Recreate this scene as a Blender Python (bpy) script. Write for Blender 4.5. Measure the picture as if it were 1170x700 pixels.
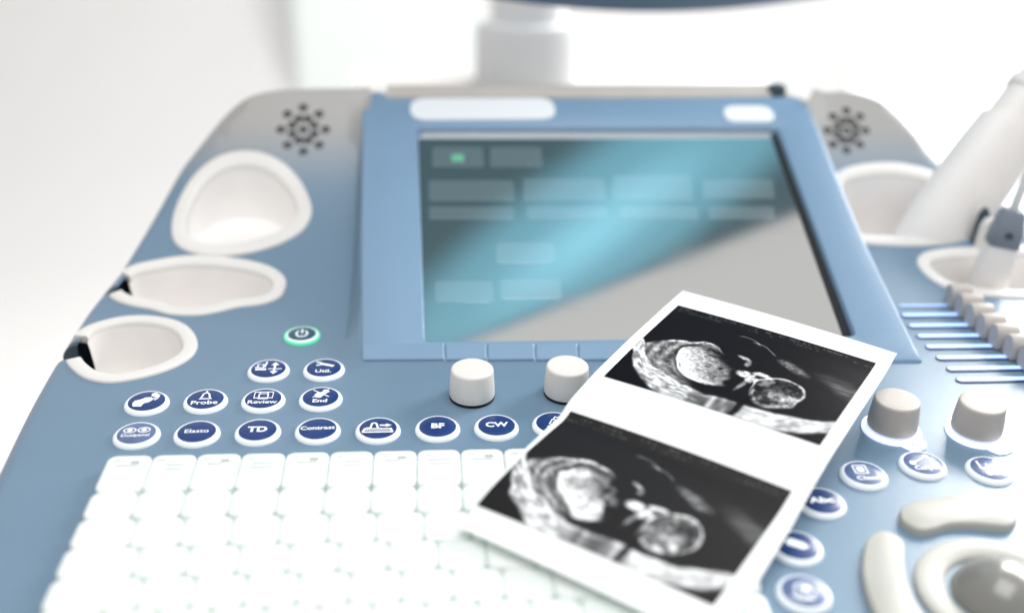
import bpy, bmesh, math, random
import numpy as np
from mathutils import Vector, Matrix
from mathutils.geometry import delaunay_2d_cdt

for o in list(bpy.data.objects):
    bpy.data.objects.remove(o, do_unlink=True)
random.seed(7)
rng = np.random.RandomState(11)
scene = bpy.context.scene
COL = scene.collection

# ------------------------------------------------------------------ camera
FPX, PITCH, YAW, ROLL, CAMH = 1250.0, math.radians(27.1), math.radians(4.3), math.radians(1.4), 0.265
CAM = np.array([0.0, 0.0, CAMH])
FW = np.array([math.sin(YAW) * math.cos(PITCH), math.cos(YAW) * math.cos(PITCH), -math.sin(PITCH)])
_rt = np.array([math.cos(YAW), -math.sin(YAW), 0.0])
_up = np.cross(_rt, FW)
RT = _rt * math.cos(ROLL) + _up * math.sin(ROLL)
UP = -_rt * math.sin(ROLL) + _up * math.cos(ROLL)
cam_data = bpy.data.cameras.new("camera")
cam = bpy.data.objects.new("camera", cam_data)
COL.objects.link(cam)
cam.matrix_world = Matrix(((RT[0], UP[0], -FW[0], 0), (RT[1], UP[1], -FW[1], 0), (RT[2], UP[2], -FW[2], CAMH), (0, 0, 0, 1)))
cam_data.sensor_width = 36.0
cam_data.lens = 36.0 * FPX / 1170.0
cam_data.clip_start = 0.01
cam_data.clip_end = 60
cam_data.dof.use_dof = True
cam_data.dof.focus_distance = 0.49
cam_data.dof.aperture_fstop = 2.9
scene.camera = cam

# ------------------------------------------------------------------ world, lamps, exposure
world = bpy.data.worlds.new("World")
scene.world = world
world.use_nodes = True
world.node_tree.nodes["Background"].inputs[0].default_value = (0.985, 0.98, 0.97, 1)
world.node_tree.nodes["Background"].inputs[1].default_value = 0.52


def area(name, loc, target, sx, sy, power, color):
    d = bpy.data.lights.new(name, 'AREA')
    d.shape = 'RECTANGLE'
    d.size, d.size_y, d.energy, d.color = sx, sy, power, color
    o = bpy.data.objects.new(name, d)
    COL.objects.link(o)
    o.location = loc
    o.rotation_euler = (Vector(target) - Vector(loc)).to_track_quat('-Z', 'Y').to_euler()
    return o


area("window_light", (1.3, 1.9, 0.88), (0.15, 0.45, 0), 1.8, 0.9, 80, (1.0, 0.985, 0.96))
area("overhead_fill", (0.25, 0.30, 2.1), (0.1, 0.45, 0), 1.4, 1.2, 21, (0.97, 0.99, 1.0))  # added fill lamp overhead, no fixture belongs to it
scene.view_settings.view_transform = 'Standard'
scene.view_settings.look = 'None'
scene.view_settings.exposure = 0.36
scene.view_settings.gamma = 1.0
scene.view_settings.use_curve_mapping = False
scene.render.engine = 'CYCLES'


# ------------------------------------------------------------------ pixel helpers (photograph 1170 x 700)
def ray(u, v):
    return FW + RT * ((u - 585.0) / FPX) - UP * ((v - 350.0) / FPX)


def proj(P):
    q = np.asarray(P) - CAM
    d = q @ FW
    return np.array([585 + FPX * (q @ RT) / d, 350 - FPX * (q @ UP) / d])


def hit_z(u, v, z=0.0):
    d = ray(u, v)
    return CAM + d * ((z - CAMH) / d[2])


def hit_y(u, v, y):
    d = ray(u, v)
    return CAM + d * (y / d[1])


BEZ_Y0, BEZ_Z0, BEZ_T = 0.457, 0.003, math.tan(math.radians(18.5))


def bez_z(y):
    return BEZ_Z0 + (y - BEZ_Y0) * BEZ_T


def hit_bez(u, v, off=0.0):
    d = ray(u, v)
    k = off / math.cos(math.atan(BEZ_T))
    s = (BEZ_Z0 + k - BEZ_T * BEZ_Y0 - CAMH) / (d[2] - BEZ_T * d[1])
    return CAM + d * s


BEZ_XL, BEZ_XR, XMID = -0.041, 0.236, 0.0975
RAMP_Y, RAMP_K, RAMP_E = 0.497, 2.85, 0.665


def zdeck(x, y):
    t = max(0.0, y - RAMP_Y)
    te = RAMP_E - RAMP_Y
    w = RAMP_K * t * t if t < te else RAMP_K * te * te + 2 * RAMP_K * te * (t - te)
    b = bez_z(y)
    if BEZ_XL < x < BEZ_XR and 0.56 < y < 0.69:
        w = min(w, b - 0.003)
    if b > w:
        d = max(BEZ_XL - x, x - BEZ_XR)
        R = 0.007
        if x < XMID and d < R:
            f = 1 - max(d, 0.0) / R
            w = w + 0.88 * (b - w) * f * f
    return w


def hit_deck(u, v):
    d = ray(u, v)
    lo, hi = 0.3, 1.2
    n = 60
    prev = lo
    for i in range(1, n + 1):
        s = lo + (hi - lo) * i / n
        P = CAM + d * s
        if P[2] < zdeck(P[0], P[1]):
            a, b = prev, s
            for _ in range(30):
                m = 0.5 * (a + b)
                Q = CAM + d * m
                if Q[2] < zdeck(Q[0], Q[1]):
                    b = m
                else:
                    a = m
            return CAM + d * b
        prev = s
    return CAM + d * hi


def deck_normal(x, y):
    e = 1e-4
    n = np.array([-(zdeck(x + e, y) - zdeck(x - e, y)) / (2 * e), -(zdeck(x, y + e) - zdeck(x, y - e)) / (2 * e), 1.0])
    return n / np.linalg.norm(n)


# ------------------------------------------------------------------ materials
def mat(name, color, rough=0.45, metallic=0.0, emit=None, estr=0.0, var=0.0, scale=60.0, bump=0.0, bscale=900.0, coat=0.0,
        rvar=0.0, spec=0.5, trans=0.0, sss=0.0):
    m = bpy.data.materials.new(name)
    m.use_nodes = True
    nt = m.node_tree
    b = nt.nodes["Principled BSDF"]
    b.inputs["Base Color"].default_value = (*color, 1)
    b.inputs["Roughness"].default_value = rough
    b.inputs["Metallic"].default_value = metallic
    b.inputs["Specular IOR Level"].default_value = spec
    b.inputs["Coat Weight"].default_value = coat
    b.inputs["Coat Roughness"].default_value = 0.12
    b.inputs["Transmission Weight"].default_value = trans
    if sss:
        b.inputs["Subsurface Weight"].default_value = sss
        b.inputs["Subsurface Radius"].default_value = (0.004, 0.004, 0.004)
        b.inputs["Subsurface Scale"].default_value = 1.0
    if emit:
        b.inputs["Emission Color"].default_value = (*emit, 1)
        b.inputs["Emission Strength"].default_value = estr
    tc = nt.nodes.new("ShaderNodeTexCoord")
    if var or rvar:
        n = nt.nodes.new("ShaderNodeTexNoise")
        n.inputs["Scale"].default_value = scale
        n.inputs["Detail"].default_value = 6
        nt.links.new(tc.outputs["Object"], n.inputs["Vector"])
        if var:
            r = nt.nodes.new("ShaderNodeMapRange")
            r.inputs[1].default_value, r.inputs[2].default_value = 0.3, 0.7
            r.inputs[3].default_value, r.inputs[4].default_value = 1 - var, 1 + var
            nt.links.new(n.outputs["Fac"], r.inputs[0])
            mx = nt.nodes.new("ShaderNodeVectorMath")
            mx.operation = 'SCALE'
            mx.inputs[0].default_value = color
            nt.links.new(r.outputs[0], mx.inputs["Scale"])
            nt.links.new(mx.outputs[0], b.inputs["Base Color"])
        if rvar:
            r2 = nt.nodes.new("ShaderNodeMapRange")
            r2.inputs[1].default_value, r2.inputs[2].default_value = 0.3, 0.7
            r2.inputs[3].default_value, r2.inputs[4].default_value = rough - rvar, rough + rvar
            nt.links.new(n.outputs["Fac"], r2.inputs[0])
            nt.links.new(r2.outputs[0], b.inputs["Roughness"])
    if bump:
        n2 = nt.nodes.new("ShaderNodeTexNoise")
        n2.inputs["Scale"].default_value = bscale
        n2.inputs["Detail"].default_value = 3
        nt.links.new(tc.outputs["Object"], n2.inputs["Vector"])
        bp = nt.nodes.new("ShaderNodeBump")
        bp.inputs["Strength"].default_value = bump
        bp.inputs["Distance"].default_value = 0.0004
        nt.links.new(n2.outputs["Fac"], bp.inputs["Height"])
        nt.links.new(bp.outputs["Normal"], b.inputs["Normal"])
    return m


M = {}
M['deck'] = mat("blue_satin_plastic", (0.155, 0.245, 0.34), 0.32, var=0.02, scale=20, bump=0.12, rvar=0.02)
M['bezel'] = mat("light_blue_plastic", (0.195, 0.310, 0.450), 0.34, var=0.02, scale=20, bump=0.1, rvar=0.02)
M['white'] = mat("white_plastic", (0.77, 0.745, 0.715), 0.4, var=0.02, scale=50, bump=0.06)
M['well'] = mat("matt_white_lining", (0.90, 0.87, 0.85), 0.55, var=0.03, scale=40, bump=0.1)
M['key'] = mat("translucent_white_key", (0.78, 0.82, 0.795), 0.55, emit=(0.80, 1.0, 0.90), estr=0.06, var=0.015, scale=80, bump=0.08)  # faint glow added to push the keys towards blown out white
M['keybed'] = mat("key_well", (0.74, 0.78, 0.76), 0.6)
M['keyink'] = mat("grey_key_ink", (0.42, 0.46, 0.45), 0.6)
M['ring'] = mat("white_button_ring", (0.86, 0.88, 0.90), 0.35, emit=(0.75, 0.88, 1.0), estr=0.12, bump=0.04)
M['disc'] = mat("navy_button_face", (0.011, 0.042, 0.175), 0.30, var=0.06, scale=200)
M['discgrey'] = mat("worn_slate_button_face", (0.10, 0.15, 0.29), 0.28, var=0.2, scale=300)
M['ink'] = mat("white_print", (0.86, 0.88, 0.92), 0.5, emit=(0.9, 0.95, 1.0), estr=0.15)
M['tabink'] = mat("grey_blue_print", (0.35, 0.42, 0.55), 0.5)
M['powerface'] = mat("dark_teal_button_face", (0.03, 0.10, 0.14), 0.3)
M['green'] = mat("green_lit_ring", (0.15, 0.55, 0.35), 0.4, emit=(0.05, 0.80, 0.38), estr=0.45)
M['knob'] = mat("white_knob_plastic", (0.74, 0.715, 0.68), 0.5, var=0.02, scale=90, bump=0.15)
M['knobgrey'] = mat("warm_grey_knob_plastic", (0.47, 0.43, 0.395), 0.5, var=0.03, scale=90, bump=0.15)
M['capgrey'] = mat("pale_grey_cap_plastic", (0.52, 0.48, 0.445), 0.5, var=0.03, scale=90, bump=0.15)
M['lit'] = mat("lit_label_plate", (0.85, 0.88, 0.95), 0.4, emit=(0.62, 0.70, 1.0), estr=0.7)
M['dark'] = mat("dark_rubber", (0.035, 0.062, 0.080), 0.45)
M['gapshade'] = mat("black_gap_shade", (0.008, 0.010, 0.012), 0.7)  # black painted for shade: right recess wall and under the knobs
M['hole'] = mat("speaker_hole_dark", (0.15, 0.15, 0.147), 0.8)
M['slotlight'] = mat("blue_lit_slot", (0.35, 0.5, 0.85), 0.35, emit=(0.36, 0.54, 1.0), estr=1.0)
M['slotdark'] = mat("deep_blue_slot_edge", (0.01, 0.03, 0.13), 0.4)
M['pad'] = mat("grey_beige_pad", (0.45, 0.447, 0.408), 0.5, var=0.03, scale=70, bump=0.12)
M['ball'] = mat("smoky_trackball", (0.22, 0.215, 0.20), 0.22, coat=0.5)
M['pill'] = mat("white_sticker", (0.80, 0.83, 0.86), 0.45)
M['ridge'] = mat("beige_grey_ridge", (0.52, 0.48, 0.45), 0.5, var=0.03)
M['hump'] = mat("off_white_housing", (0.50, 0.49, 0.475), 0.5)
M['stem'] = mat("white_neck_plastic", (0.72, 0.72, 0.72), 0.5)
M['monitor'] = mat("dark_blue_monitor_shell", (0.025, 0.085, 0.16), 0.3)
M['probe'] = mat("ivory_probe_plastic", (0.84, 0.80, 0.77), 0.45, var=0.02, bump=0.05)
M['boot'] = mat("slate_probe_boot", (0.20, 0.23, 0.27), 0.45, var=0.05)
M['cable'] = mat("grey_cable", (0.50, 0.51, 0.52), 0.5)
M['paper'] = mat("glossy_print_paper", (0.88, 0.895, 0.89), 0.33, var=0.01, scale=40, bump=0.05, bscale=200)
M['wall'] = mat("pale_grey_wall", (0.775, 0.765, 0.76), 0.8, var=0.01, scale=2)


def two_tone(m, y0, y1, grey):
    nt = m.node_tree
    b = nt.nodes["Principled BSDF"]
    src = b.inputs["Base Color"].links[0].from_socket
    g = nt.nodes.new("ShaderNodeNewGeometry")
    sp = nt.nodes.new("ShaderNodeSeparateXYZ")
    nt.links.new(g.outputs["Position"], sp.inputs[0])
    r = nt.nodes.new("ShaderNodeMapRange")
    r.interpolation_type = 'SMOOTHSTEP'
    r.inputs[1].default_value, r.inputs[2].default_value = y0, y1
    nt.links.new(sp.outputs[1], r.inputs[0])
    mx = nt.nodes.new("ShaderNodeMix")
    mx.data_type = 'RGBA'
    nt.links.new(r.outputs[0], mx.inputs[0])
    nt.links.new(src, mx.inputs[6])
    mx.inputs[7].default_value = (*grey, 1)
    nt.links.new(mx.outputs[2], b.inputs["Base Color"])


two_tone(M['deck'], 0.600, 0.650, (0.36, 0.345, 0.33))


# ------------------------------------------------------------------ object helpers
WM = {}


def link(name, me, parent=None, loc=None, mats=None, smooth=False):
    if mats:
        for m in mats:
            me.materials.append(m)
    if smooth:
        for p in me.polygons:
            p.use_smooth = True
    o = bpy.data.objects.new(name, me)
    COL.objects.link(o)
    place(o, parent, loc)
    return o


def place(o, parent=None, loc=None):
    w = Vector(loc) if loc is not None else Vector((0, 0, 0))
    o.location = w
    WM[o.name] = w
    if parent:
        o.parent = parent
        o.matrix_parent_inverse = Matrix.Translation(-WM[parent.name])


def root(name, loc, label, cat, group=None):
    o = bpy.data.objects.new(name, None)
    o.empty_display_size = 0.05
    COL.objects.link(o)
    place(o, None, loc)
    return tag(o, label, cat, group)


def tag(o, label, cat, group=None):
    o["label"] = label
    o["category"] = cat
    if group:
        o["group"] = group
    return o


def mesh(name, verts, faces, mi=None):
    me = bpy.data.meshes.new(name)
    me.from_pydata([tuple(map(float, v)) for v in verts], [], faces)
    if mi is not None:
        me.polygons.foreach_set("material_index", mi)
    me.update()
    return me


def fix_normals(me):
    bm = bmesh.new()
    bm.from_mesh(me)
    bmesh.ops.recalc_face_normals(bm, faces=bm.faces)
    bm.to_mesh(me)
    bm.free()
    return me


def auto_smooth(me, deg=35):
    for p in me.polygons:
        p.use_smooth = True
    me.set_sharp_from_angle(angle=math.radians(deg))
    return me


def loft(rings, close=True, cap0=False, cap1=False):
    """rings: list of lists of 3D points of equal length"""
    n = len(rings[0])
    V = [p for r in rings for p in r]
    F = []
    for j in range(len(rings) - 1):
        for i in range(n if close else n - 1):
            a, b = j * n + i, j * n + (i + 1) % n
            F.append((a, b, b + n, a + n))
    if cap0:
        F.append(tuple(range(n))[::-1])
    if cap1:
        F.append(tuple(range((len(rings) - 1) * n, len(rings) * n)))
    return V, F


def lathe(profile, n=48, c=(0, 0, 0), axis=None, e1=None, e2=None, cap0=False, cap1=True, sx=1.0, sy=1.0):
    axis = np.array([0, 0, 1.0]) if axis is None else np.asarray(axis, float)
    axis = axis / np.linalg.norm(axis)
    if e1 is None:
        h = np.array([1.0, 0, 0]) if abs(axis[0]) < 0.9 else np.array([0, 1.0, 0])
        e1 = h - axis * (h @ axis)
        e1 /= np.linalg.norm(e1)
        e2 = np.cross(axis, e1)
    c = np.asarray(c, float)
    rings = []
    for r, h in profile:
        rings.append([c + axis * h + (e1 * math.cos(a) * sx + e2 * math.sin(a) * sy) * r
                      for a in np.linspace(0, 2 * math.pi, n, endpoint=False)])
    return loft(rings, True, cap0, cap1)


def catmull(P, per=6, closed=True):
    P = [np.asarray(p, float) for p in P]
    n = len(P)
    out = []
    for i in range(n if closed else n - 1):
        if closed:
            p0, p1, p2, p3 = P[i - 1], P[i], P[(i + 1) % n], P[(i + 2) % n]
        else:
            p0, p1, p2, p3 = P[max(i - 1, 0)], P[i], P[i + 1], P[min(i + 2, n - 1)]
        for k in range(per):
            t = k / per
            out.append(0.5 * (2 * p1 + (p2 - p0) * t + (2 * p0 - 5 * p1 + 4 * p2 - p3) * t * t + (3 * p1 - p0 - 3 * p2 + p3) * t ** 3))
    if not closed:
        out.append(P[-1])
    return out


def resample(P, n, closed=True):
    P = [np.asarray(p, float) for p in P]
    Q = P + [P[0]] if closed else P
    L = np.concatenate([[0], np.cumsum([np.linalg.norm(Q[i + 1] - Q[i]) for i in range(len(Q) - 1)])])
    out = []
    for s in np.linspace(0, L[-1], n, endpoint=not closed):
        i = min(np.searchsorted(L, s, 'right') - 1, len(Q) - 2)
        t = (s - L[i]) / max(L[i + 1] - L[i], 1e-12)
        out.append(Q[i] * (1 - t) + Q[i + 1] * t)
    return out


def area2(P):
    x = np.array([p[0] for p in P])
    y = np.array([p[1] for p in P])
    return 0.5 * np.sum(x * np.roll(y, -1) - np.roll(x, -1) * y)


def ccw(P):
    return P if area2(P) > 0 else P[::-1]


def inward(P):
    """unit inward normals in plan of a ccw loop"""
    n = len(P)
    N = []
    for i in range(n):
        t = np.asarray(P[(i + 1) % n])[:2] - np.asarray(P[i - 1])[:2]
        t = t / max(np.linalg.norm(t), 1e-12)
        N.append(np.array([-t[1], t[0]]))
    return N


def inside(pts, poly):
    pts = np.asarray(pts)
    x, y = pts[:, 0], pts[:, 1]
    poly = np.asarray([(p[0], p[1]) for p in poly])
    res = np.zeros(len(pts), bool)
    j = len(poly) - 1
    for i in range(len(poly)):
        xi, yi = poly[i]
        xj, yj = poly[j]
        c = ((yi > y) != (yj > y)) & (x < (xj - xi) * (y - yi) / (yj - yi + 1e-30) + xi)
        res ^= c
        j = i
    return res


def sheet(outer, holes, zf, step, extra=()):
    """triangulated sheet over a plan outline with holes, following zf(x, y)"""
    V, E = [], []
    loops = [outer] + list(holes) + list(extra)
    for L in loops:
        k = len(V)
        V += [(float(p[0]), float(p[1])) for p in L]
        E += [(k + i, k + (i + 1) % len(L)) for i in range(len(L))]
    lv = np.array(V)
    if step:
        xs = np.arange(lv[:, 0].min(), lv[:, 0].max(), step)
        ys = np.arange(lv[:, 1].min(), lv[:, 1].max(), step)
        G = np.array([(x, y) for x in xs for y in ys])
        ok = inside(G, outer)
        for h in holes:
            ok &= ~inside(G, h)
        G = G[ok]
        keep = []
        for g in G:
            if np.min((lv[:, 0] - g[0]) ** 2 + (lv[:, 1] - g[1]) ** 2) > (0.45 * step) ** 2:
                keep.append((float(g[0]), float(g[1])))
        V += keep
    r = delaunay_2d_cdt([Vector(v) for v in V], E, [], 0, 1e-7)
    vs, fs = r[0], r[2]
    cen = np.array([np.mean([(vs[i][0], vs[i][1]) for i in f], axis=0) for f in fs])
    ok = inside(cen, outer)
    for h in holes:
        ok &= ~inside(cen, h)
    F = [tuple(f) for f, k in zip(fs, ok) if k]
    return [(v[0], v[1], zf(v[0], v[1])) for v in vs], F, cen[ok]


def join(parts):
    """parts: list of (verts, faces, material index) -> verts, faces, mi"""
    V, F, I = [], [], []
    for v, f, m in parts:
        k = len(V)
        V += list(v)
        F += [tuple(i + k for i in q) for q in f]
        I += [m] * len(f)
    return V, F, I


def ribbon(P, w, closed=False):
    """flat 2D stroke along a polyline"""
    P = [np.asarray(p, float) for p in P]
    n = len(P)
    L, R = [], []
    for i in range(n):
        a = P[i - 1] if (i > 0 or closed) else P[i]
        b = P[(i + 1) % n] if (i < n - 1 or closed) else P[i]
        t = b - a
        t /= max(np.linalg.norm(t), 1e-9)
        nn = np.array([-t[1], t[0]]) * w / 2
        L.append(P[i] + nn)
        R.append(P[i] - nn)
    V = L + R
    F = [(n + i, n + (i + 1) % n, (i + 1) % n, i) for i in range(n if closed else n - 1)]
    return V, F


def poly2(P):
    return [np.asarray(p, float) for p in P], [tuple(range(len(P)))]


def circ(c, r, n=20, ry=None):
    return [(c[0] + r * math.cos(a), c[1] + (ry or r) * math.sin(a)) for a in np.linspace(0, 2 * math.pi, n, endpoint=False)]


_txt = {}


def text2(s, size, bold=0.0, wide=1.0):
    """centred flat lettering as 2D verts and faces"""
    cu = bpy.data.curves.new("lettering", 'FONT')
    cu.body = s
    cu.size = 1.0
    cu.align_x = 'CENTER'
    cu.align_y = 'CENTER'
    cu.offset = bold
    cu.resolution_u = 3
    o = bpy.data.objects.new("lettering", cu)
    me = bpy.data.meshes.new_from_object(o)
    V = [np.array([v.co.x * size * wide, v.co.y * size]) for v in me.vertices]
    F = [tuple(p.vertices) for p in me.polygons]
    bpy.data.objects.remove(o)
    bpy.data.meshes.remove(me)
    bpy.data.curves.remove(cu)
    return V, F


# ------------------------------------------------------------------ the room behind
def wall_sweep():
    prof = []
    zf, yb, R = -1.0, 3.2, 0.6
    prof.append((-0.8, zf))
    for a in np.linspace(0, math.pi / 2, 14):
        prof.append((yb - R + R * math.sin(a), zf + R - R * math.cos(a)))
    prof.append((yb, 3.2))
    V = []
    for x in (-4.5, 5.0):
        V += [(x, y, z) for y, z in prof]
    n = len(prof)
    F = [(i, i + 1, n + i + 1, n + i) for i in range(n - 1)]
    o = link("wall", fix_normals(mesh("wall", V, F)), None, None, [M['wall']], True)
    o["kind"] = "structure"
    return o


wall_sweep()


def slab(name, x0, x1, y0, y1, z0, z1, m, label, cat, bevel=0.02):
    bm = bmesh.new()
    bmesh.ops.create_cube(bm, size=1.0)
    for v in bm.verts:
        v.co = Vector(((x0 + x1) / 2 + v.co.x * (x1 - x0), (y0 + y1) / 2 + v.co.y * (y1 - y0), (z0 + z1) / 2 + v.co.z * (z1 - z0)))
    bmesh.ops.bevel(bm, geom=bm.edges[:], offset=bevel, segments=3, affect='EDGES')
    me = bpy.data.meshes.new(name)
    bm.to_mesh(me)
    bm.free()
    o = link(name, me, None, None, [m])
    return tag(o, label, cat)


YB = 3.12
xa, xb = hit_y(333, 50, YB)[0], hit_y(548, 50, YB)[0]
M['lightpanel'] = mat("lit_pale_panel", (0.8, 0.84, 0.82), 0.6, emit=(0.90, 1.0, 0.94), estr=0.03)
M['daywindow'] = mat("bright_window_blind", (0.85, 0.87, 0.88), 0.6, emit=(0.95, 0.985, 1.0), estr=0.85)
slab("wall_panel", xa, xb, YB, YB + 0.05, -0.72, 2.2, M['lightpanel'],
     "bright mint white panel on the back wall left of the monitor neck", "wall panel")
YW = 2.1
slab("window_blind", hit_y(990, 50, YW)[0], hit_y(1500, 50, YW)[0], YW, YW + 0.05, -0.99, 2.2, M['daywindow'],
     "blown out white window blind behind the right side of the console", "window")

# ------------------------------------------------------------------ the console
XC = 0.0975
console = root("ultrasound_console", (XC, 0.45, -1.0),
               "blue ultrasound machine console with cup holders, keyboard, round buttons and a tilted touch screen", "console")

left_px = [(85, 370), (110, 335), (150, 285), (190, 230), (220, 186), (250, 147), (270, 124), (287, 111), (308, 105), (335, 102.5), (375, 101.5), (415, 101)]
left_pts = [hit_deck(u, v)[:2] for u, v in left_px]
front = [np.array([-0.120, 0.150]), np.array([-0.150, 0.185]), np.array([-0.166, 0.25]), np.array([-0.176, 0.32]), np.array([-0.181, 0.384]), np.array([-0.184, 0.44])]
half = front + left_pts
YBACK = 0.662
right_px = [(880, 103), (935, 103.5), (965, 105), (990, 110), (1013, 121), (1040, 149), (1075, 190)]
right_pts = [hit_deck(u, v)[:2] for u, v in right_px]
mirror = [np.array([2 * XC - p[0], p[1]]) for p in half]
right_lower = [p for p in mirror if p[1] < right_pts[-1][1] - 0.03][::-1]
back = [left_pts[-1] + (right_pts[0] - left_pts[-1]) * t for t in np.linspace(0, 1, 14)[1:-1]]
loop = half + back + right_pts + right_lower
outline = ccw(resample(catmull(loop, 6), 900))
FIL = 0.008
NIN = inward(outline)
# on the rising back the traced edge is the crest, so the fillet starts there
outline = [p - n * FIL * float(np.clip((p[1] - 0.55) / 0.07, 0, 1)) for p, n in zip(outline, NIN)]
NIN = inward(outline)
inset = [p + n * FIL for p, n in zip(outline, NIN)]

cups_px = {
    'big': [(275, 174), (300, 176), (325, 188), (345, 210), (356, 235), (355, 250), (345, 265), (325, 277), (300, 286), (270, 292),
            (240, 293), (215, 288), (200, 278), (196, 262), (200, 240), (212, 215), (228, 195), (250, 180)],
    'lobed': [(131, 318), (150, 305), (180, 298), (205, 294), (230, 293), (260, 295), (290, 300), (312, 307), (325, 317), (327, 327),
              (320, 340), (300, 348), (270, 352), (250, 357), (225, 361), (195, 360), (172, 354), (150, 350), (132, 344), (123, 336), (122, 327)],
    'round': [(82, 388), (92, 378), (110, 370), (140, 363), (170, 362), (200, 367), (218, 377), (226, 392), (222, 405), (208, 416), (185, 426),
              (155, 434), (125, 438), (100, 434), (85, 425), (75, 413), (74, 400)],
    'rbig': [(948, 212), (960, 196), (985, 189), (1015, 187), (1045, 191), (1070, 200), (1098, 222), (1116, 248), (1116, 264), (1100, 275),
             (1060, 281), (1010, 281), (975, 276), (953, 252)],
    'rlobed': [(1047, 300), (1055, 290), (1080, 285), (1115, 283), (1160, 281), (1200, 284), (1232, 295), (1238, 315), (1222, 332), (1180, 341),
               (1140, 340), (1105, 336), (1075, 327), (1055, 313)],
}
cups = {k: ccw(resample([hit_deck(u, v) for u, v in catmull(P, 5)], 96)) for k, P in cups_px.items()}
slots_px = {'lobed': [(141, 314), (131, 336), (84, 345), (97, 314)], 'round': [(93, 385), (87, 410), (28, 418), (40, 393)]}
slots = {k: ccw([hit_deck(u, v)[:2] for u, v in P]) for k, P in slots_px.items()}


def dense(P, step=0.002):
    out = []
    for i in range(len(P)):
        a, b = P[i], P[(i + 1) % len(P)]
        n = max(1, int(np.linalg.norm(b - a) / step))
        out += [a + (b - a) * k / n for k in range(n)]
    return out


def shrink(P, d):
    N = inward(P)
    return [p + n * d for p, n in zip(P, N)]


slot_out = [dense(P) for P in slots.values()]
slot_in = [shrink(dense(P), 0.0012) for P in slots.values()]
slot_in_polys = slot_in
SLOT_DEPTH = 0.013


def zdeck_slot(x, y):
    z = zdeck(x, y)
    if x > -0.09 or y > 0.57 or y < 0.44:
        return z
    for S in slot_in_polys:
        if inside([(x, y)], [np.asarray(S[i]) + 1e-6 for i in range(len(S))])[0] or min((s[0] - x) ** 2 + (s[1] - y) ** 2 for s in S) < 1e-9:
            return z - SLOT_DEPTH
    return z


# speaker holes
spk = []
for (cx, cy, rx, ry) in ((346.5, 148.5, 25.5, 25.0), (967.0, 149.5, 21.5, 22.5)):
    pts = [(cx, cy)]
    pts += [(cx + rx * math.cos(a), cy + ry * math.sin(a)) for a in np.arange(8) * math.pi / 4]
    pts += [(cx + 0.53 * rx * math.cos(a), cy + 0.53 * ry * math.sin(a)) for a in np.arange(8) * math.pi / 4 + math.pi / 8]
    for u, v in pts:
        P = hit_deck(u, v)
        n = deck_normal(P[0], P[1])
        e1 = np.array([1.0, 0, 0]) - n * n[0]
        e1 /= np.linalg.norm(e1)
        e2 = np.cross(n, e1)
        spk.append((P, n, e1, e2))
SPR = 0.0029

spk_loops = [[P + (e1 * math.cos(a) + e2 * math.sin(a)) * SPR for a in np.linspace(0, 2 * math.pi, 12, endpoint=False)] for P, n, e1, e2 in spk]

HOLE_IN = 0.004
hole_loops = []
for k, L in cups.items():
    N = inward(L)
    hole_loops.append([np.array(p[:2]) + n * HOLE_IN for p, n in zip(L, N)])
inset_lp = inset
ex = []
for so, si in zip(slot_out, slot_in):
    ex += [[p for p in so], [p for p in si]]
under_px = [(430, 405), (1036, 405), (975, 275), (898, 116), (436, 116), (430, 260)]
under_bezel = ccw(dense([hit_bez(u, v)[:2] for u, v in under_px], 0.006))
V, F, cen = sheet(inset_lp, hole_loops + spk_loops + [under_bezel], zdeck_slot, 0.0075, ex)
mi = np.zeros(len(F), int)
for so in slot_out:
    mi[inside(cen, so)] = 1
# edge fillet and skirt
rings = []
zi = [zdeck_slot(p[0], p[1]) for p in inset]
for a in np.linspace(0, math.pi / 2, 7):
    rings.append([np.array([p[0] - n[0] * FIL * math.sin(a), p[1] - n[1] * FIL * math.sin(a), z - FIL * (1 - math.cos(a))])
                  for p, n, z in zip(inset, NIN, zi)])
rings.append([np.array([p[0], p[1], min(z - FIL, -0.012)]) for p, z in zip(outline, zi)])
rings.append([np.array([p[0] + n[0] * 0.03, p[1] + n[1] * 0.03, -0.085]) for p, n in zip(outline, NIN)])
sv, sf = loft(rings, True, False, True)
smi = []
n_o = len(outline)
oi = [any(inside([p[:2]], so)[0] for so in slot_out) for p in inset]
for f in sf[:-1]:
    i = f[0] % n_o
    smi.append(1 if (oi[i] and oi[(i + 1) % n_o] and f[0] // n_o < 7) else 0)
smi.append(0)
V2 = list(V) + [tuple(p) for p in sv]
F2 = list(F) + [tuple(i + len(V) for i in f) for f in sf]
me = mesh("deck", V2, F2, list(mi) + smi)
bm = bmesh.new()
bm.from_mesh(me)
bmesh.ops.remove_doubles(bm, verts=bm.verts[:], dist=2e-6)
bmesh.ops.recalc_face_normals(bm, faces=bm.faces)
bm.to_mesh(me)
bm.free()
auto_smooth(me, 40)
deck = link("deck", me, console, None, [M['deck'], M['dark']])
# make sure the deck looks up
if me.polygons[0].normal.z < 0:
    me.flip_normals()

for (P, n, e1, e2), L in zip(spk, spk_loops):
    r = [[p + n * h for p in L] for h in (0.0, -0.0016)]
    for j, q in enumerate(r[0]):
        r[0][j] = np.array([q[0], q[1], zdeck(q[0], q[1]) - 0.0001])
    v, f = loft(r, True, False, True)
    link("speaker_hole", fix_normals(mesh("speaker_hole", v, f)), console, None, [M['hole']])

# pedestal under the deck
v, f = lathe([(0.16, -1.0), (0.16, -0.96), (0.07, -0.93), (0.06, -0.3), (0.10, -0.12), (0.13, -0.086)], 40, (XC, 0.42, 0), cap0=True)
link("pedestal", fix_normals(mesh("pedestal", v, f)), console, None, [M['hump']], True)

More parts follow.
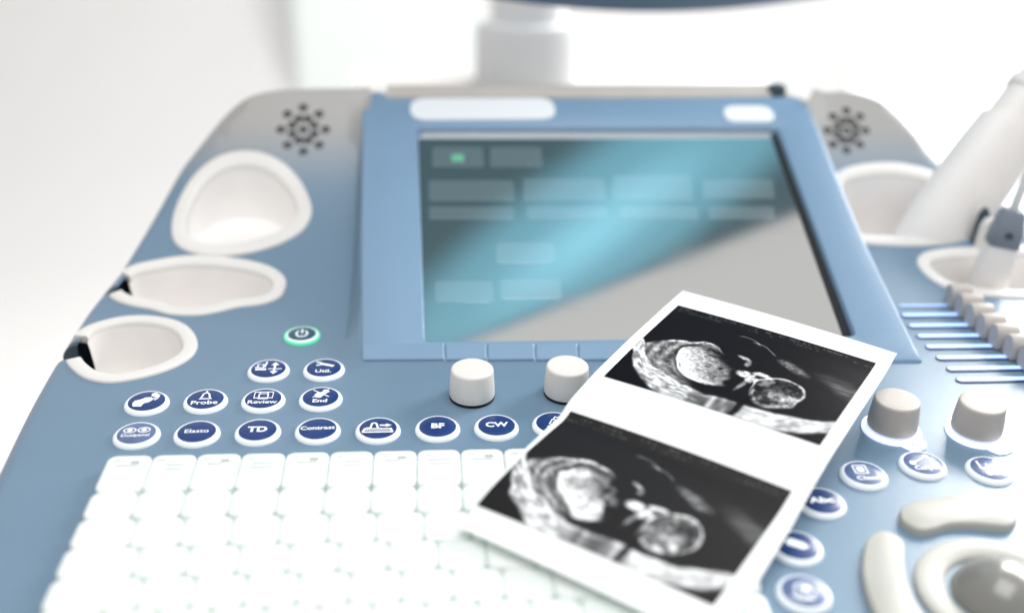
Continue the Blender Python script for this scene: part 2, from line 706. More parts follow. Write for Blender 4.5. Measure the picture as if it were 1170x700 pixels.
# cup holders
cup_label = {'big': "wide rounded white cup holder", 'lobed': "three lobed white cup holder with a cable slot",
             'round': "round white cup holder with a cable slot", 'rbig': "wide white holder with the large probe in it",
             'rlobed': "long white holder with the small probe in it"}
cup_depth = {'big': 0.016, 'lobed': 0.024, 'round': 0.032, 'rbig': 0.036, 'rlobed': 0.036}
for k, L in cups.items():
    N = inward(L)
    n = len(L)
    hole_slot = None
    base = [zdeck(p[0], p[1]) for p in L]
    W = 0.0072 if k != 'big' else 0.0085

    def ring_at(off, h, sm=1.0):
        out = []
        for p, q in zip(L, N):
            x, y = p[0] + q[0] * off, p[1] + q[1] * off
            out.append(np.array([x, y, zdeck(x, y) + h]))
        return out

    prof = [(-0.0002, -0.002), (0.0, 0.0006), (0.0003, 0.0011), (0.0009, 0.0014), (W - 0.0012, 0.0014), (W - 0.0004, 0.0011), (W, 0.0003), (W + 0.0006, -0.003)]
    rr = [ring_at(o_, h_) for o_, h_ in prof]
    S = slots.get(k)
    if S is None:
        v, f = loft(rr)
    else:
        ok = [not inside([p[:2]], S)[0] for p in L]
        nn = len(L)
        v, f = loft(rr)
        keep = []
        for q in f:
            i = q[0] % nn
            if ok[i] and ok[(i + 1) % nn]:
                keep.append(q)
        ends = []
        for i in range(nn):
            if ok[i] and not ok[(i + 1) % nn] or (ok[i] and not ok[i - 1]):
                ends.append(tuple(j * nn + i for j in range(len(prof))))
        f = keep + ends
    holder = link("cup_holder", auto_smooth(fix_normals(mesh("cup_holder", v, f)), 50), console, None, [M['white']])
    holder["label"] = cup_label[k]
    d = cup_depth[k]
    c = np.mean([p[:2] for p in L], axis=0)
    zc = zdeck(c[0], c[1])

    def well_ring(off, zmix, drop, scale=1.0):
        out = []
        for p, q in zip(L, N):
            x, y = p[0] + q[0] * off, p[1] + q[1] * off
            x, y = c[0] + (x - c[0]) * scale, c[1] + (y - c[1]) * scale
            out.append(np.array([x, y, zdeck(x, y) * (1 - zmix) + zc * zmix - drop]))
        return out

    wr = [well_ring(W + 0.0004, 0, 0.0012), well_ring(W + 0.0012, 0.0, 0.006), well_ring(W + 0.0016, 0.3, 0.5 * d, 0.97), well_ring(W + 0.002, 1, 0.9 * d, 0.93),
          well_ring(W + 0.002, 1, 0.98 * d, 0.88), well_ring(W + 0.002, 1, d, 0.80), well_ring(W + 0.002, 1, d, 0.4)]
    v, f = loft(wr, True, False, True)
    if S is not None:
        nn = len(L)
        f = [q for q in f if len(q) > 4 or not (q[0] // nn < 2 and not ok[q[0] % nn] and not ok[(q[0] + 1) % nn])]
    link("cup_lining", auto_smooth(fix_normals(mesh("cup_lining", v, f)), 60), holder, None, [M['well']])

# raised lip with a dark rubber insert between the two right holders
a = hit_deck(1124, 283)
v, f = lathe([(0.0062, -0.004), (0.006, 0.006), (0.0052, 0.014), (0.0035, 0.018), (0.001, 0.0188)], 24, a, sy=0.7)
lip = link("holder_lip", fix_normals(mesh("holder_lip", v, f)), console, None, [M['white']], True)
a2 = hit_deck(1117, 277)
v, f = lathe([(0.0042, 0.0), (0.0042, 0.012), (0.0034, 0.018), (0.0016, 0.0215), (0.0004, 0.022)], 20, a2, sy=0.6)
link("rubber_insert", fix_normals(mesh("rubber_insert", v, f)), lip, None, [M['dark']], True)


# ------------------------------------------------------------------ touch screen bezel
def bezel_pts(px, off=0.0):
    return [hit_bez(u, v, off) for u, v in px]


outer_px = [(412.5, 413), (1054, 412), (985, 268), (930, 134), (924, 122), (915, 113), (902, 109.5), (884, 110), (640, 112), (444, 111.5), (440, 105.5), (437, 104), (424, 103.5), (416, 105), (414.5, 110), (412.5, 260)]
inner_px = [(485, 390), (978, 383), (888.5, 145), (476.5, 145)]
bz_out = ccw(dense([p[:2] for p in bezel_pts(outer_px)], 0.006))
bz_in_c = ccw(bezel_pts(inner_px))


def round_corners(P, r, seg=5):
    P = [np.asarray(p, float) for p in P]
    out = []
    n = len(P)
    for i in range(n):
        a, b, c = P[i - 1], P[i], P[(i + 1) % n]
        u = (a - b) / np.linalg.norm(a - b)
        w = (c - b) / np.linalg.norm(c - b)
        s, e = b + u * r, b + w * r
        for t in np.linspace(0, 1, seg):
            out.append((1 - t) ** 2 * s + 2 * t * (1 - t) * b + t * t * e)
    return out


bz_in = ccw(dense([p[:2] for p in round_corners(bz_in_c, 0.003)], 0.008))
BV = 0.0016
nin_o = inward(bz_out)
bz_top = [p + n * BV for p, n in zip(bz_out, nin_o)]
zb = lambda x, y: bez_z(y)
V, F, _ = sheet(bz_top, [[p - n * 0.0008 for p, n in zip(bz_in, inward(bz_in))]], zb, 0)
wall_r = [[np.array([p[0] + n[0] * BV * (1 - math.sin(t)), p[1] + n[1] * BV * (1 - math.sin(t)), bez_z(p[1] + n[1] * BV * (1 - math.sin(t))) - BV * (1 - math.cos(t))])
           for p, n in zip(bz_out, nin_o)] for t in np.linspace(0, math.pi / 2, 5)]
wall_r.append([np.array([p[0] - n[0] * 0.0015, p[1] - n[1] * 0.0015, min(bez_z(p[1]) - 0.004, zdeck(p[0], p[1]) - 0.004)]) for p, n in zip(bz_out, nin_o)])
wv, wf = loft(wall_r)
NI = inward(bz_in)
REC = 0.0052
rec = [[np.array([p[0] - n[0] * o_, p[1] - n[1] * o_, bez_z(p[1] - n[1] * o_) - h_]) for p, n in zip(bz_in, NI)]
       for o_, h_ in ((0.0008, 0.0), (0.0003, 0.0003), (0.0, 0.0009), (-0.0004, REC))]
rv, rf = loft(rec)
V, F, I = join([(V, F, 0), (wv, wf, 0), (rv, rf, 0)])
me = mesh("touch_panel_bezel", V, F, I)
bm = bmesh.new()
bm.from_mesh(me)
bmesh.ops.remove_doubles(bm, verts=bm.verts[:], dist=2e-6)
bmesh.ops.recalc_face_normals(bm, faces=bm.faces)
bm.to_mesh(me)
bm.free()
bezel = link("touch_panel_bezel", auto_smooth(me, 35), console, None, [M['bezel']])

# the glass: reflective dark display
m = mat("touch_glass", (0.80, 0.805, 0.79), 0.07, metallic=1.0, rvar=0.02, scale=25)
M['glass'] = m
m = mat("screen_tile_glow", (0.78, 0.80, 0.80), 0.10, metallic=0.95, emit=(0.55, 0.85, 0.92), estr=0.032)
M['tile'] = m
M['tilegreen'] = mat("screen_green_mark", (0.2, 0.4, 0.3), 0.15, metallic=0.3, emit=(0.05, 0.6, 0.3), estr=0.25)
gv = [np.array([p[0] - n[0] * 0.0008, p[1] - n[1] * 0.0008, bez_z(p[1] - n[1] * 0.0008) - REC + 0.0004]) for p, n in zip(bz_in, NI)]
gme = mesh("display", gv, [tuple(range(len(gv)))])
display = link("display", gme, bezel, None, [M['glass']])
GO = -(REC - 0.0004) * math.cos(math.atan(BEZ_T))


def tile(px, m, off=0.00010, r=0.0015):
    P = [hit_bez(u, v, GO + off) for u, v in px]
    P = round_corners(ccw(P), r, 4)
    low = [p - np.array([0, 0, off * 0.9]) for p in P]
    v, f = loft([low, P], True, False, True)
    o = link("screen_tile", fix_normals(mesh("screen_tile", v, f)), bezel, None, [m])


def tilebox(x0, y0, x1, y1, m=None):
    # boxes drawn by their edges in the photograph; the right edges lean with the panel
    k = 0.00022
    tile([(x0, y1), (x1 + (y1 - y0) * 0.1, y1), (x1, y0), (x0, y0)], m or M['tile'])


for b in ((494, 168, 551, 190), (560, 168, 618, 190), (490, 206, 586, 229), (598, 204, 690, 229), (700, 200, 789, 229), (803, 205, 883, 226),
          (490, 236, 587, 250), (602, 236, 693, 250), (708, 236, 797, 250), (810, 236, 884, 250),
          (567, 277, 632, 300), (572, 319, 640, 341), (497, 321, 562, 345)):
    tilebox(*b)
tile([(516, 184), (530, 184), (530, 176), (516, 176)], M['tilegreen'], 0.0004, 0.001)


M['liplight'] = mat("lip_light_white", (0.86, 0.83, 0.80), 0.4)  # pale colour standing for light caught by the top recess lip
for nm, px, m_ in (("painted_lip_light", [(477.5, 152.5), (885.5, 152.5), (887, 146.5), (477, 146.5)], M['liplight']), ("painted_recess_shade", [(964, 382.5), (976.5, 382.5), (888, 148), (881, 153)], M['gapshade'])):  # strips paint the lit top lip and the shaded right recess wall
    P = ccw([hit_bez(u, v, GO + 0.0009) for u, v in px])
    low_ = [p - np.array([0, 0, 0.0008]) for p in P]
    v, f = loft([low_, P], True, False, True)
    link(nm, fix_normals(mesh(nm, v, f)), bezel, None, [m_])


# white sticker pills and soft keys on the bezel
def bez_plate(name, P, th, m, r, parent, bev=0.0004):
    P = ccw(round_corners(P, r, 6))
    c = np.mean(P, axis=0)
    N = inward(P)
    nb = np.array([0, -math.sin(math.atan(BEZ_T)), math.cos(math.atan(BEZ_T))])
    rg = []
    for off, h in ((0, -0.0005), (0, th - bev), (bev, th)):
        rg.append([np.array([p[0] + n[0] * off, p[1] + n[1] * off, bez_z(p[1] + n[1] * off) + h]) for p, n in zip(P, N)])
    v, f = loft(rg, True, False, True)
    return link(name, auto_smooth(fix_normals(mesh(name, v, f)), 30), parent, None, [m])


o = bez_plate("sticker", bezel_pts([(469, 138), (636, 137), (632, 113), (468, 113.5)]), 0.0009, M['pill'], 0.0105, bezel)
o["label"] = "long white pill shaped sticker above the screen"
o = bez_plate("sticker", bezel_pts([(829, 140), (887, 140), (880, 122), (825, 122)]), 0.0009, M['pill'], 0.0078, bezel)
o["label"] = "short white pill shaped sticker above the screen"
for x0, x1 in ((414.5, 507.5), (509.5, 555.5), (557.5, 610.5), (612.5, 659.5), (661.5, 712), (714, 765)):
    bez_plate("soft_key", bezel_pts([(x0, 412), (x1, 411.5), (x1 - 0.3, 393), (x0 - 0.1, 393.5)]), 0.0008, M['bezel'], 0.0008, bezel)

# ridge strip and latch behind the bezel
ra, rb = hit_bez(441, 112), hit_bez(882, 110.5)
v = []
rg = []
for x, y in ((ra[0], ra[1]), (rb[0], rb[1])):
    z = bez_z(y)
    rg.append([np.array([x, y + dy, z + dz]) for dy, dz in ((0.0006, -0.02), (0.0006, -0.002), (0.002, 0.0004), (0.006, 0.0026), (0.014, 0.0040), (0.020, 0.002), (0.022, -0.03))])
v, f = loft(rg, True, True, True)
link("back_ridge", fix_normals(mesh("back_ridge", v, f)), console, None, [M['ridge']])
p = hit_bez(887, 108)
v, f = lathe([(0.0062, -0.004), (0.0062, 0.003), (0.0052, 0.0048), (0.003, 0.0056)], 20, p + np.array([0.001, 0.004, 0.0]), sy=0.6)
link("latch", fix_normals(mesh("latch", v, f)), console, None, [M['dark']], True)


# ------------------------------------------------------------------ round buttons
def frame_to3(o, V2, h, rot=0.0):
    c, s = math.cos(rot), math.sin(rot)
    return [np.array([o[0] + (p[0] * c - p[1] * s), o[1] + (p[0] * s + p[1] * c), o[2] + h]) for p in V2]


BR, DR, BH = 0.0098, 0.0082, 0.0020
ring_v, ring_f = lathe([(BR, -0.001), (BR, 0.0004), (BR - 0.0002, 0.0010), (DR + 0.0007, BH - 0.0003), (DR + 0.0003, BH), (DR - 0.0001, BH), (DR - 0.0003, BH - 0.0005)], 56, cap1=True)
ring_me = auto_smooth(fix_normals(mesh("push_button", ring_v, ring_f)), 40)
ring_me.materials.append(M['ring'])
disc_v, disc_f = lathe([(DR - 0.00025, BH - 0.0006), (DR - 0.00025, BH - 0.0001), (DR - 0.0006, BH + 0.00005), (0.004, BH + 0.00018)], 56)
disc_me = {}
for k in ('disc', 'discgrey', 'powerface'):
    q = auto_smooth(fix_normals(mesh("button_face", disc_v, disc_f)), 40)
    q.materials.append(M[k])
    disc_me[k] = q


def button(u, v, strokes, label, face='disc', ringmat=None, scale=1.0, rot=0.0):
    P = hit_z(u, v, BH)
    P[2] = 0.0
    if ringmat or scale != 1.0:
        q = ring_me.copy()
        if ringmat:
            q.materials.clear()
            q.materials.append(ringmat)
    else:
        q = ring_me
    o = link("push_button", q, console, P)
    o["label"] = label
    d = link("button_face", disc_me[face], o, P)
    if scale != 1.0:
        q.transform(Matrix.Diagonal((scale, scale, 1, 1)))
        d.data = d.data.copy()
        d.data.transform(Matrix.Diagonal((scale, scale, 1, 1)))
    if strokes:
        parts = []
        for j, (V_, F_) in enumerate(strokes):
            V3 = frame_to3((0, 0, 0), [np.asarray(p) * DR * scale for p in V_], BH + 0.00034 + 0.00002 * j, rot)
            parts.append((V3, F_, 0))
        V_, F_, I_ = join(parts)
        me_ = mesh("button_legend", V_, F_)
        bm_ = bmesh.new()
        bm_.from_mesh(me_)
        for f_ in bm_.faces:
            if f_.normal.z < 0:
                f_.normal_flip()
        bm_.to_mesh(me_)
        bm_.free()
        link("button_legend", me_, o, P, [M['ink']])
    return o


def T(s, y=0.0, size=0.5, bold=0.02, wide=1.0, x=0.0):
    V_, F_ = text2(s, size, bold, wide)
    return [np.array([p[0] + x, p[1] + y]) for p in V_], F_


W1 = 0.10
rb_ = ribbon
patient = [poly2([(-0.62, -0.58), (-0.18, -0.60), (-0.10, -0.30), (0.18, -0.18), (0.34, 0.05), (0.22, 0.32), (-0.1, 0.30), (-0.32, 0.12), (-0.62, 0.0), (-0.70, -0.25)]),
           poly2(circ((0.36, 0.55), 0.19)), rb_([(0.05, 0.1), (0.38, 0.16), (0.52, 0.40), (0.60, 0.22)], 0.10), rb_([(0.62, 0.55), (0.56, 0.16), (0.42, -0.02)], 0.09)]
bell = [rb_([(-0.34, -0.02), (-0.22, 0.12), (-0.16, 0.45), (-0.06, 0.58), (0.06, 0.58), (0.16, 0.45), (0.22, 0.12), (0.34, -0.02)], W1, True),
        rb_([(0, 0.58), (0, 0.78)], W1), T("Probe", -0.42, 0.52, 0.02, 1.15)]
eyes = [rb_(circ((-0.36, 0.22), 0.30, 18, 0.22), 0.07, True), poly2(circ((-0.36, 0.22), 0.14)), rb_(circ((0.36, 0.22), 0.30, 18, 0.22), 0.07, True), poly2(circ((0.36, 0.22), 0.14)),
        T("Dualpanel", -0.26, 0.36, 0.015, 1.0)]
elasto = [T("Elasto", 0.0, 0.46, 0.012, 1.15)]
td = [T("TD", 0.0, 0.66, 0.035, 1.15)]
contrast = [T("Contrast", 0.02, 0.44, 0.022, 1.12)]
lift = [rb_([(-0.78, 0.08), (-0.30, 0.08), (-0.30, 0.42), (-0.62, 0.42), (-0.62, 0.08)], 0.09), rb_([(-0.22, 0.1), (-0.14, 0.72)], 0.10), rb_([(-0.72, -0.14), (-0.1, -0.14)], 0.2),
        rb_([(0.0, -0.10), (0.78, -0.12)], 0.08), rb_([(0.36, 0.56), (0.36, -0.62)], 0.12), poly2([(0.12, 0.30), (0.36, 0.62), (0.60, 0.30)]), poly2([(0.12, -0.38), (0.60, -0.38), (0.36, -0.68)])]
util = [rb_([(-0.46, 0.62), (-0.2, 0.50), (-0.16, 0.30), (-0.44, 0.24)], 0.13), rb_([(-0.18, 0.40), (0.56, 0.12)], 0.20), T("Util.", -0.45, 0.46, 0.02, 1.2)]
review = [rb_([(-0.5, 0.0), (0.5, 0.0), (0.5, 0.60), (-0.5, 0.60)], 0.09, True), rb_([(-0.24, -0.1), (0.24, -0.1), (0.24, 0.42), (-0.24, 0.42)], 0.10, True),
          rb_([(-0.2, 0.42), (-0.2, 0.6)], 0.07), rb_([(0.2, 0.42), (0.2, 0.6)], 0.07), T("Review", -0.44, 0.46, 0.02, 1.18)]
end = [poly2([(-0.30, -0.08), (-0.02, -0.16), (0.12, 0.04), (0.24, 0.28), (0.08, 0.46), (-0.18, 0.40), (-0.34, 0.20)]), poly2(circ((0.22, 0.55), 0.15)),
       rb_([(-0.46, 0.66), (0.46, -0.06)], 0.07), rb_([(0.42, 0.74), (-0.42, -0.10)], 0.07), rb_([(0.14, 0.2), (0.44, 0.5)], 0.1), T("End", -0.48, 0.46, 0.025, 1.2)]
scan = [rb_([(-0.62, -0.02), (-0.40, -0.02), (-0.32, 0.42), (-0.20, 0.46), (-0.10, 0.40), (0.0, -0.02)], 0.11), rb_([(0.08, 0.22), (0.45, 0.22)], 0.12), poly2([(0.40, 0.06), (0.72, 0.22), (0.40, 0.38)]),
        rb_([(-0.74, -0.10), (0.74, -0.10)], 0.09), rb_([(-0.80, -0.42), (0.80, -0.42)], 0.10), rb_([(-0.68, -0.12), (-0.80, -0.42)], 0.1), rb_([(0.66, -0.12), (0.78, -0.42)], 0.1), rb_([(-0.7, -0.26), (0.7, -0.26)], 0.05)]
bf = [T("BF", 0.0, 0.62, 0.035, 1.12)]
cw = [T("CW", 0.0, 0.60, 0.03, 1.12)]
prints = [rb_([(-0.28, -0.15), (0.12, -0.30), (0.30, 0.12), (-0.10, 0.26)], 0.09, True), rb_([(-0.02, 0.26), (0.06, 0.50), (0.46, 0.36), (0.34, 0.0)], 0.09), rb_([(-0.06, -0.06), (0.1, 0.08)], 0.12),
          T("Print", -0.52, 0.40, 0.02, 1.1)]
power = [rb_([(0.38 * math.cos(a), 0.46 * math.sin(a) - 0.05) for a in np.linspace(math.radians(125), math.radians(415), 24)], 0.13), rb_([(0, 0.0), (0, 0.58)], 0.13)]
clear = [rb_([(-0.44, -0.06), (0.20, -0.06), (0.20, 0.60), (-0.44, 0.60)], 0.10, True), poly2([(-0.30, 0.08), (0.06, 0.08), (0.06, 0.46), (-0.30, 0.46)]), T("Clear", -0.46, 0.46, 0.02, 1.1, 0.02)]
caliper = [rb_([(-0.56, -0.02), (0.34, 0.54)], 0.08), poly2(circ((-0.56, 0.0), 0.17)), poly2(circ((0.30, 0.52), 0.15)), T("Caliper", -0.46, 0.46, 0.02, 1.0, 0.05)]
calc = [rb_([(-0.50, -0.05), (0.50, -0.05)], 0.12), rb_([(-0.50, -0.05), (-0.50, 0.62)], 0.11), rb_([(0.42, -0.05), (0.42, 0.62)], 0.16), rb_([(-0.2, 0.0), (-0.1, 0.36), (0.06, 0.04)], 0.12),
        T("Calc", -0.48, 0.46, 0.02, 1.1)]
abc = [T("Abc", 0.0, 0.62, 0.04, 1.2)]
pointer = [poly2([(-0.50, 0.32), (-0.05, 0.40), (0.35, 0.12), (0.52, -0.22), (0.20, -0.32), (-0.18, -0.12), (-0.46, 0.02)]), rb_([(-0.3, 0.45), (0.0, 0.30)], 0.14)]
knobicon = [poly2(circ((0.10, 0.12), 0.24)), rb_(circ((0.06, 0.06), 0.46, 24), 0.07, True), rb_([(-0.62, -0.22), (-0.3, -0.52), (0.3, -0.52)], 0.12)]

lamp = "round button with a "
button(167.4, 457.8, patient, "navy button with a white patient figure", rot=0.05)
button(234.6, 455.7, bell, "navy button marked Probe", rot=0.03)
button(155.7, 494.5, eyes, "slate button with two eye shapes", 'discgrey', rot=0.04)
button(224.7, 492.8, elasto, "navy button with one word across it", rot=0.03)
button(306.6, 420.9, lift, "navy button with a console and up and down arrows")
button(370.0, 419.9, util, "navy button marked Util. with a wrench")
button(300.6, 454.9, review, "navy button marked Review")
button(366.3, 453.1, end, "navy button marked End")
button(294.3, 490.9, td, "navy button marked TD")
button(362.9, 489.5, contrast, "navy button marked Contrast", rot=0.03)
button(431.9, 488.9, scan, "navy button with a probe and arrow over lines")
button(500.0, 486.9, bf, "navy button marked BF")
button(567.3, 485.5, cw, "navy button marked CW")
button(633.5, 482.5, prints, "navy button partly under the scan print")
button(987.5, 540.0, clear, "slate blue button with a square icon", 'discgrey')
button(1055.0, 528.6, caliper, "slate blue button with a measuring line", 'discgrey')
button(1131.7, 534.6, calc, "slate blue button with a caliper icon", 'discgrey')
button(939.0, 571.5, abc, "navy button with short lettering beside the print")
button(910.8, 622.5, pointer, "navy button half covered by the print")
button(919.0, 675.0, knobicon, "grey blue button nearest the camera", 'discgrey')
pb = button(345.0, 381.0, power, "green lit power button", 'powerface', None, 0.86)
v, f = lathe([(BR * 0.86 - 0.0004, 0.0006), (BR * 0.86 - 0.0002, 0.0014), (BR * 0.86 + 0.0003, 0.0014), (BR * 0.86 + 0.0006, 0.0006), (BR * 0.86 + 0.0006, -0.0005)], 56, cap1=False)
link("glow_ring", fix_normals(mesh("glow_ring", v, f)), pb, WM[pb.name], [M['green']])


# ------------------------------------------------------------------ knobs
def knob_mesh(m, r0, r1, h):
    # fine knurled side: slight flats round the skirt
    prof = [(r0 - 0.0008, 0.0012), (r0 - 0.0002, 0.0014), (r0, 0.002), (r0 * 0.99, h * 0.35), (r1 + 0.0003, h - 0.0012), (r1 + 0.0001, h - 0.0005), (r1 - 0.0003, h - 0.0001), (r1 - 0.0008, h), (r1 * 0.5, h + 0.0001)]
    v, f = lathe(prof, 72)
    me_ = auto_smooth(fix_normals(mesh("control_knob", v, f)), 50)
    me_.materials.append(m)
    return me_


km_w = knob_mesh(M['knob'], 0.0104, 0.0094, 0.0150)
km_g = knob_mesh(M['knobgrey'], 0.0108, 0.0096, 0.0150)
gv_, gf_ = lathe([(0.0103, 0.0001), (0.0103, 0.0006), (0.0092, 0.0007), (0.0092, 0.0016)], 48)
gap_me = fix_normals(mesh("base_gap_shade", gv_, gf_))  # black disc painting the shade in the gap under a knob
gap_me.materials.append(M['gapshade'])


def knob(u, v, me_, label, lit=None):
    P = hit_z(u, v, 0.0150)
    P[2] = 0.0 if lit is None else 0.0011
    o = link("control_knob", me_, console, P)
    o["label"] = label
    if lit is None:
        link("base_gap_shade", gap_me, o, P)
    else:
        # lit plate with a tab carrying the marking
        loop_ = [(0.0128 * math.cos(a), 0.0128 * math.sin(a)) for a in np.linspace(math.radians(-35), math.radians(270 - 22), 40)]
        loop_ += [(-0.0042, -0.0140), (-0.0030, -0.0168), (0.0005, -0.0178), (0.0045, -0.0172), (0.0062, -0.0150), (0.0068, -0.0118)]
        ang = math.radians(20)
        R2 = [np.array([p[0] * math.cos(ang) - p[1] * math.sin(ang), p[0] * math.sin(ang) + p[1] * math.cos(ang)]) for p in loop_]
        R2 = ccw(R2)
        N_ = inward(R2)
        rg_ = [[np.array([p[0] + n[0] * o_, p[1] + n[1] * o_, h_ - 0.0011]) for p, n in zip(R2, N_)] for o_, h_ in ((0, -0.0004), (0, 0.0009), (0.0003, 0.0012))]
        v_, f_ = loft(rg_, True, False, True)
        link("lit_plate", auto_smooth(fix_normals(mesh("lit_plate", v_, f_)), 40), o, P, [M['lit']])
        V_, F_ = text2(lit, 0.0042, 0.03)
        cx, cy = 0.0012 * math.cos(ang) + 0.0152 * math.sin(ang), 0.0012 * math.sin(ang) - 0.0152 * math.cos(ang)
        V3 = [np.array([p[0] + cx, p[1] + cy, 0.00022]) for p in V_]
        link("plate_lettering", mesh("plate_lettering", V3, F_), o, P, [M['tabink']])
    return o


knob(539.5, 420.5, km_w, "white knob below the touch screen")
knob(648.5, 417.0, km_w, "white knob partly under the scan print")
knob(1025.0, 458.0, km_g, "warm grey knob on a lit plate beside the scan print", "FD")
knob(1122.5, 461.5, km_g, "warm grey knob on a lit plate near the right edge", "C")

# ------------------------------------------------------------------ sliders
sl = [(349.5, 1030), (360.5, 1034), (372.5, 1042), (384.5, 1052), (396.5, 1062), (409, 1074), (421.5, 1086), (434, 1097)]
cap_x = [1091, 1103, 1115, 1128, 1143, 1160, 1177, 1194]


def slider_cap():
    # a finger bar: flat ends, half round back and a sloped thumb face
    prof = [(-0.0046, 0.0), (-0.0050, 0.0060), (-0.0044, 0.0086), (-0.0026, 0.0104), (0.0, 0.0110), (0.0026, 0.0104), (0.0044, 0.0086), (0.0050, 0.0060), (0.0046, 0.0)]
    rg_ = []
    for x, s in ((0.0, 0.90), (0.0006, 1.0), (0.0094, 1.0), (0.0100, 0.9)):
        rg_.append([np.array([x * 1.15, y * s * 0.95, 1.08 * z * (0.97 if s < 1 else 1.0)]) for y, z in prof])
    v, f = loft(rg_, True, True, True)
    me_ = auto_smooth(fix_normals(mesh("slider_cap", v, f)), 35)
    me_.materials.append(M['capgrey'])
    return me_


cap_me = slider_cap()
for (py, px0), cx in zip(sl, cap_x):
    A = hit_z(px0, py, 0)
    B = np.array([hit_z(cx, py + 1, 0.004)[0] + 0.006, A[1], 0.0])
    r = 0.0017
    n_ = 10

    def stadium(rad, z, dy=0.0):
        out = [np.array([A[0] + rad * math.cos(a), A[1] + dy + rad * math.sin(a), z]) for a in np.linspace(math.pi / 2, 3 * math.pi / 2, n_)]
        out += [np.array([B[0] + rad * math.cos(a), B[1] + dy + rad * math.sin(a), z]) for a in np.linspace(-math.pi / 2, math.pi / 2, n_)]
        return out
    v, f = loft([stadium(r + 0.0008, 0.0002, -0.0006), stadium(r + 0.0007, 0.0006, -0.0006), stadium(r, 0.0006), stadium(r - 0.0001, 0.0003)], True)
    o = link("slider_slot", fix_normals(mesh("slider_slot", v, f)), console, None, [M['slotdark']])
    v, f = loft([stadium(r, 0.0003), stadium(r - 0.0003, 0.0007)], True, False, True)
    link("slot_light", fix_normals(mesh("slot_light", v, f)), o, None, [M['slotlight']])
    C_ = hit_z(cx, py + 1, 0.004)
    link("slider_cap", cap_me, o, (C_[0], A[1], 0.0008))


# ------------------------------------------------------------------ pads and trackball
def raised_pad(name, px, h, m, label, n=80, bev=0.0008):
    P = ccw(resample([hit_z(u, v, h)[:2] for u, v in catmull(px, 5)], n))
    N_ = inward(P)
    rg_ = []
    for o_, hh in ((-0.0004, 0.0), (-0.0002, h * 0.4), (0.0, h - bev), (bev * 0.3, h - bev * 0.35), (bev, h)):
        rg_.append([np.array([p[0] + q[0] * o_, p[1] + q[1] * o_, hh]) for p, q in zip(P, N_)])
    v, f = loft(rg_, True, False, True)
    o = link(name, auto_smooth(fix_normals(mesh(name, v, f)), 50), console, None, [m])
    o["label"] = label
    return o


raised_pad("rocker_pad", [(1029, 583), (1033, 576), (1050, 570), (1080, 566), (1110, 565), (1140, 568), (1156, 573), (1162, 582), (1161, 593), (1153, 599), (1135, 598), (1110, 596),
                          (1085, 597), (1068, 602), (1052, 604), (1038, 598), (1030, 591)], 0.0034, M['pad'], "grey beige crescent pad above the trackball")
raised_pad("rocker_pad", [(989, 621), (997, 609), (1010, 605), (1026, 611), (1034, 621), (1034, 640), (1038, 663), (1048, 688), (1066, 715), (1072, 735), (1050, 745), (1030, 735), (1008, 712),
                          (993, 680), (986, 650)], 0.0034, M['pad'], "grey beige crescent pad left of the trackball")
tb = hit_z(1146, 676, 0.002)
TBX, TBY = tb[0], tb[1]
prof = [(0.0300, -0.001), (0.0300, 0.0010), (0.0297, 0.0016), (0.0290, 0.0019), (0.0205, 0.0018), (0.0196, 0.0010), (0.0192, -0.001), (0.0192, -0.006)]
v, f = lathe(prof, 72, (TBX, TBY, 0), cap1=False)
trk = link("trackball_ring", auto_smooth(fix_normals(mesh("trackball_ring", v, f)), 50), console, None, [M['pad']])
bm = bmesh.new()
bmesh.ops.create_uvsphere(bm, u_segments=48, v_segments=24, radius=0.0190)
for vv in bm.verts:
    vv.co += Vector((TBX, TBY, -0.0068))
me = bpy.data.meshes.new("trackball")
bm.to_mesh(me)
bm.free()
link("trackball", me, trk, None, [M['ball']], True)

# ------------------------------------------------------------------ keyboard
KP = 0.0178
KH = 0.0042
kb_rows_y = [hit_z(380, py, KH)[1] for py in (518, 559, 589, 622, 656)]
dy = kb_rows_y[3] - kb_rows_y[4]
kb_rows_y += [kb_rows_y[4] - dy, kb_rows_y[4] - 2 * dy]
kx0 = hit_z(125.5, 522, KH)[0]
kx1 = hit_z(874, 684, KH)[0]
ktop = kb_rows_y[0]
kbot = kb_rows_y[-1]


def round_rect(w, d, r, seg=4):
    out = []
    for cx, cy, a0 in ((w / 2 - r, d / 2 - r, 0), (-w / 2 + r, d / 2 - r, 90), (-w / 2 + r, -d / 2 + r, 180), (w / 2 - r, -d / 2 + r, 270)):
        for a in np.linspace(a0, a0 + 90, seg):
            out.append(np.array([cx + r * math.cos(math.radians(a)), cy + r * math.sin(math.radians(a))]))
    return out


def key_mesh(w, d, r=0.0034, legend=None):
    rg_ = []
    for o_, h_ in ((0.0, 0.0), (0.0, KH - 0.0007), (0.00015, KH - 0.0002), (0.0006, KH)):
        rg_.append([np.array([p[0], p[1], h_]) for p in round_rect(w - 2 * o_, d - 2 * o_, r - o_ * 0.5)])
    v, f = loft(rg_, True, False, True)
    parts_ = [(v, f, 0)] + ([(legend[0], legend[1], 1)] if legend else [])
    v, f, mi_ = join(parts_)
    me_ = auto_smooth(fix_normals(mesh("key", v, f, mi_)), 50)
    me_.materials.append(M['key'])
    me_.materials.append(M['keyink'])
    return me_


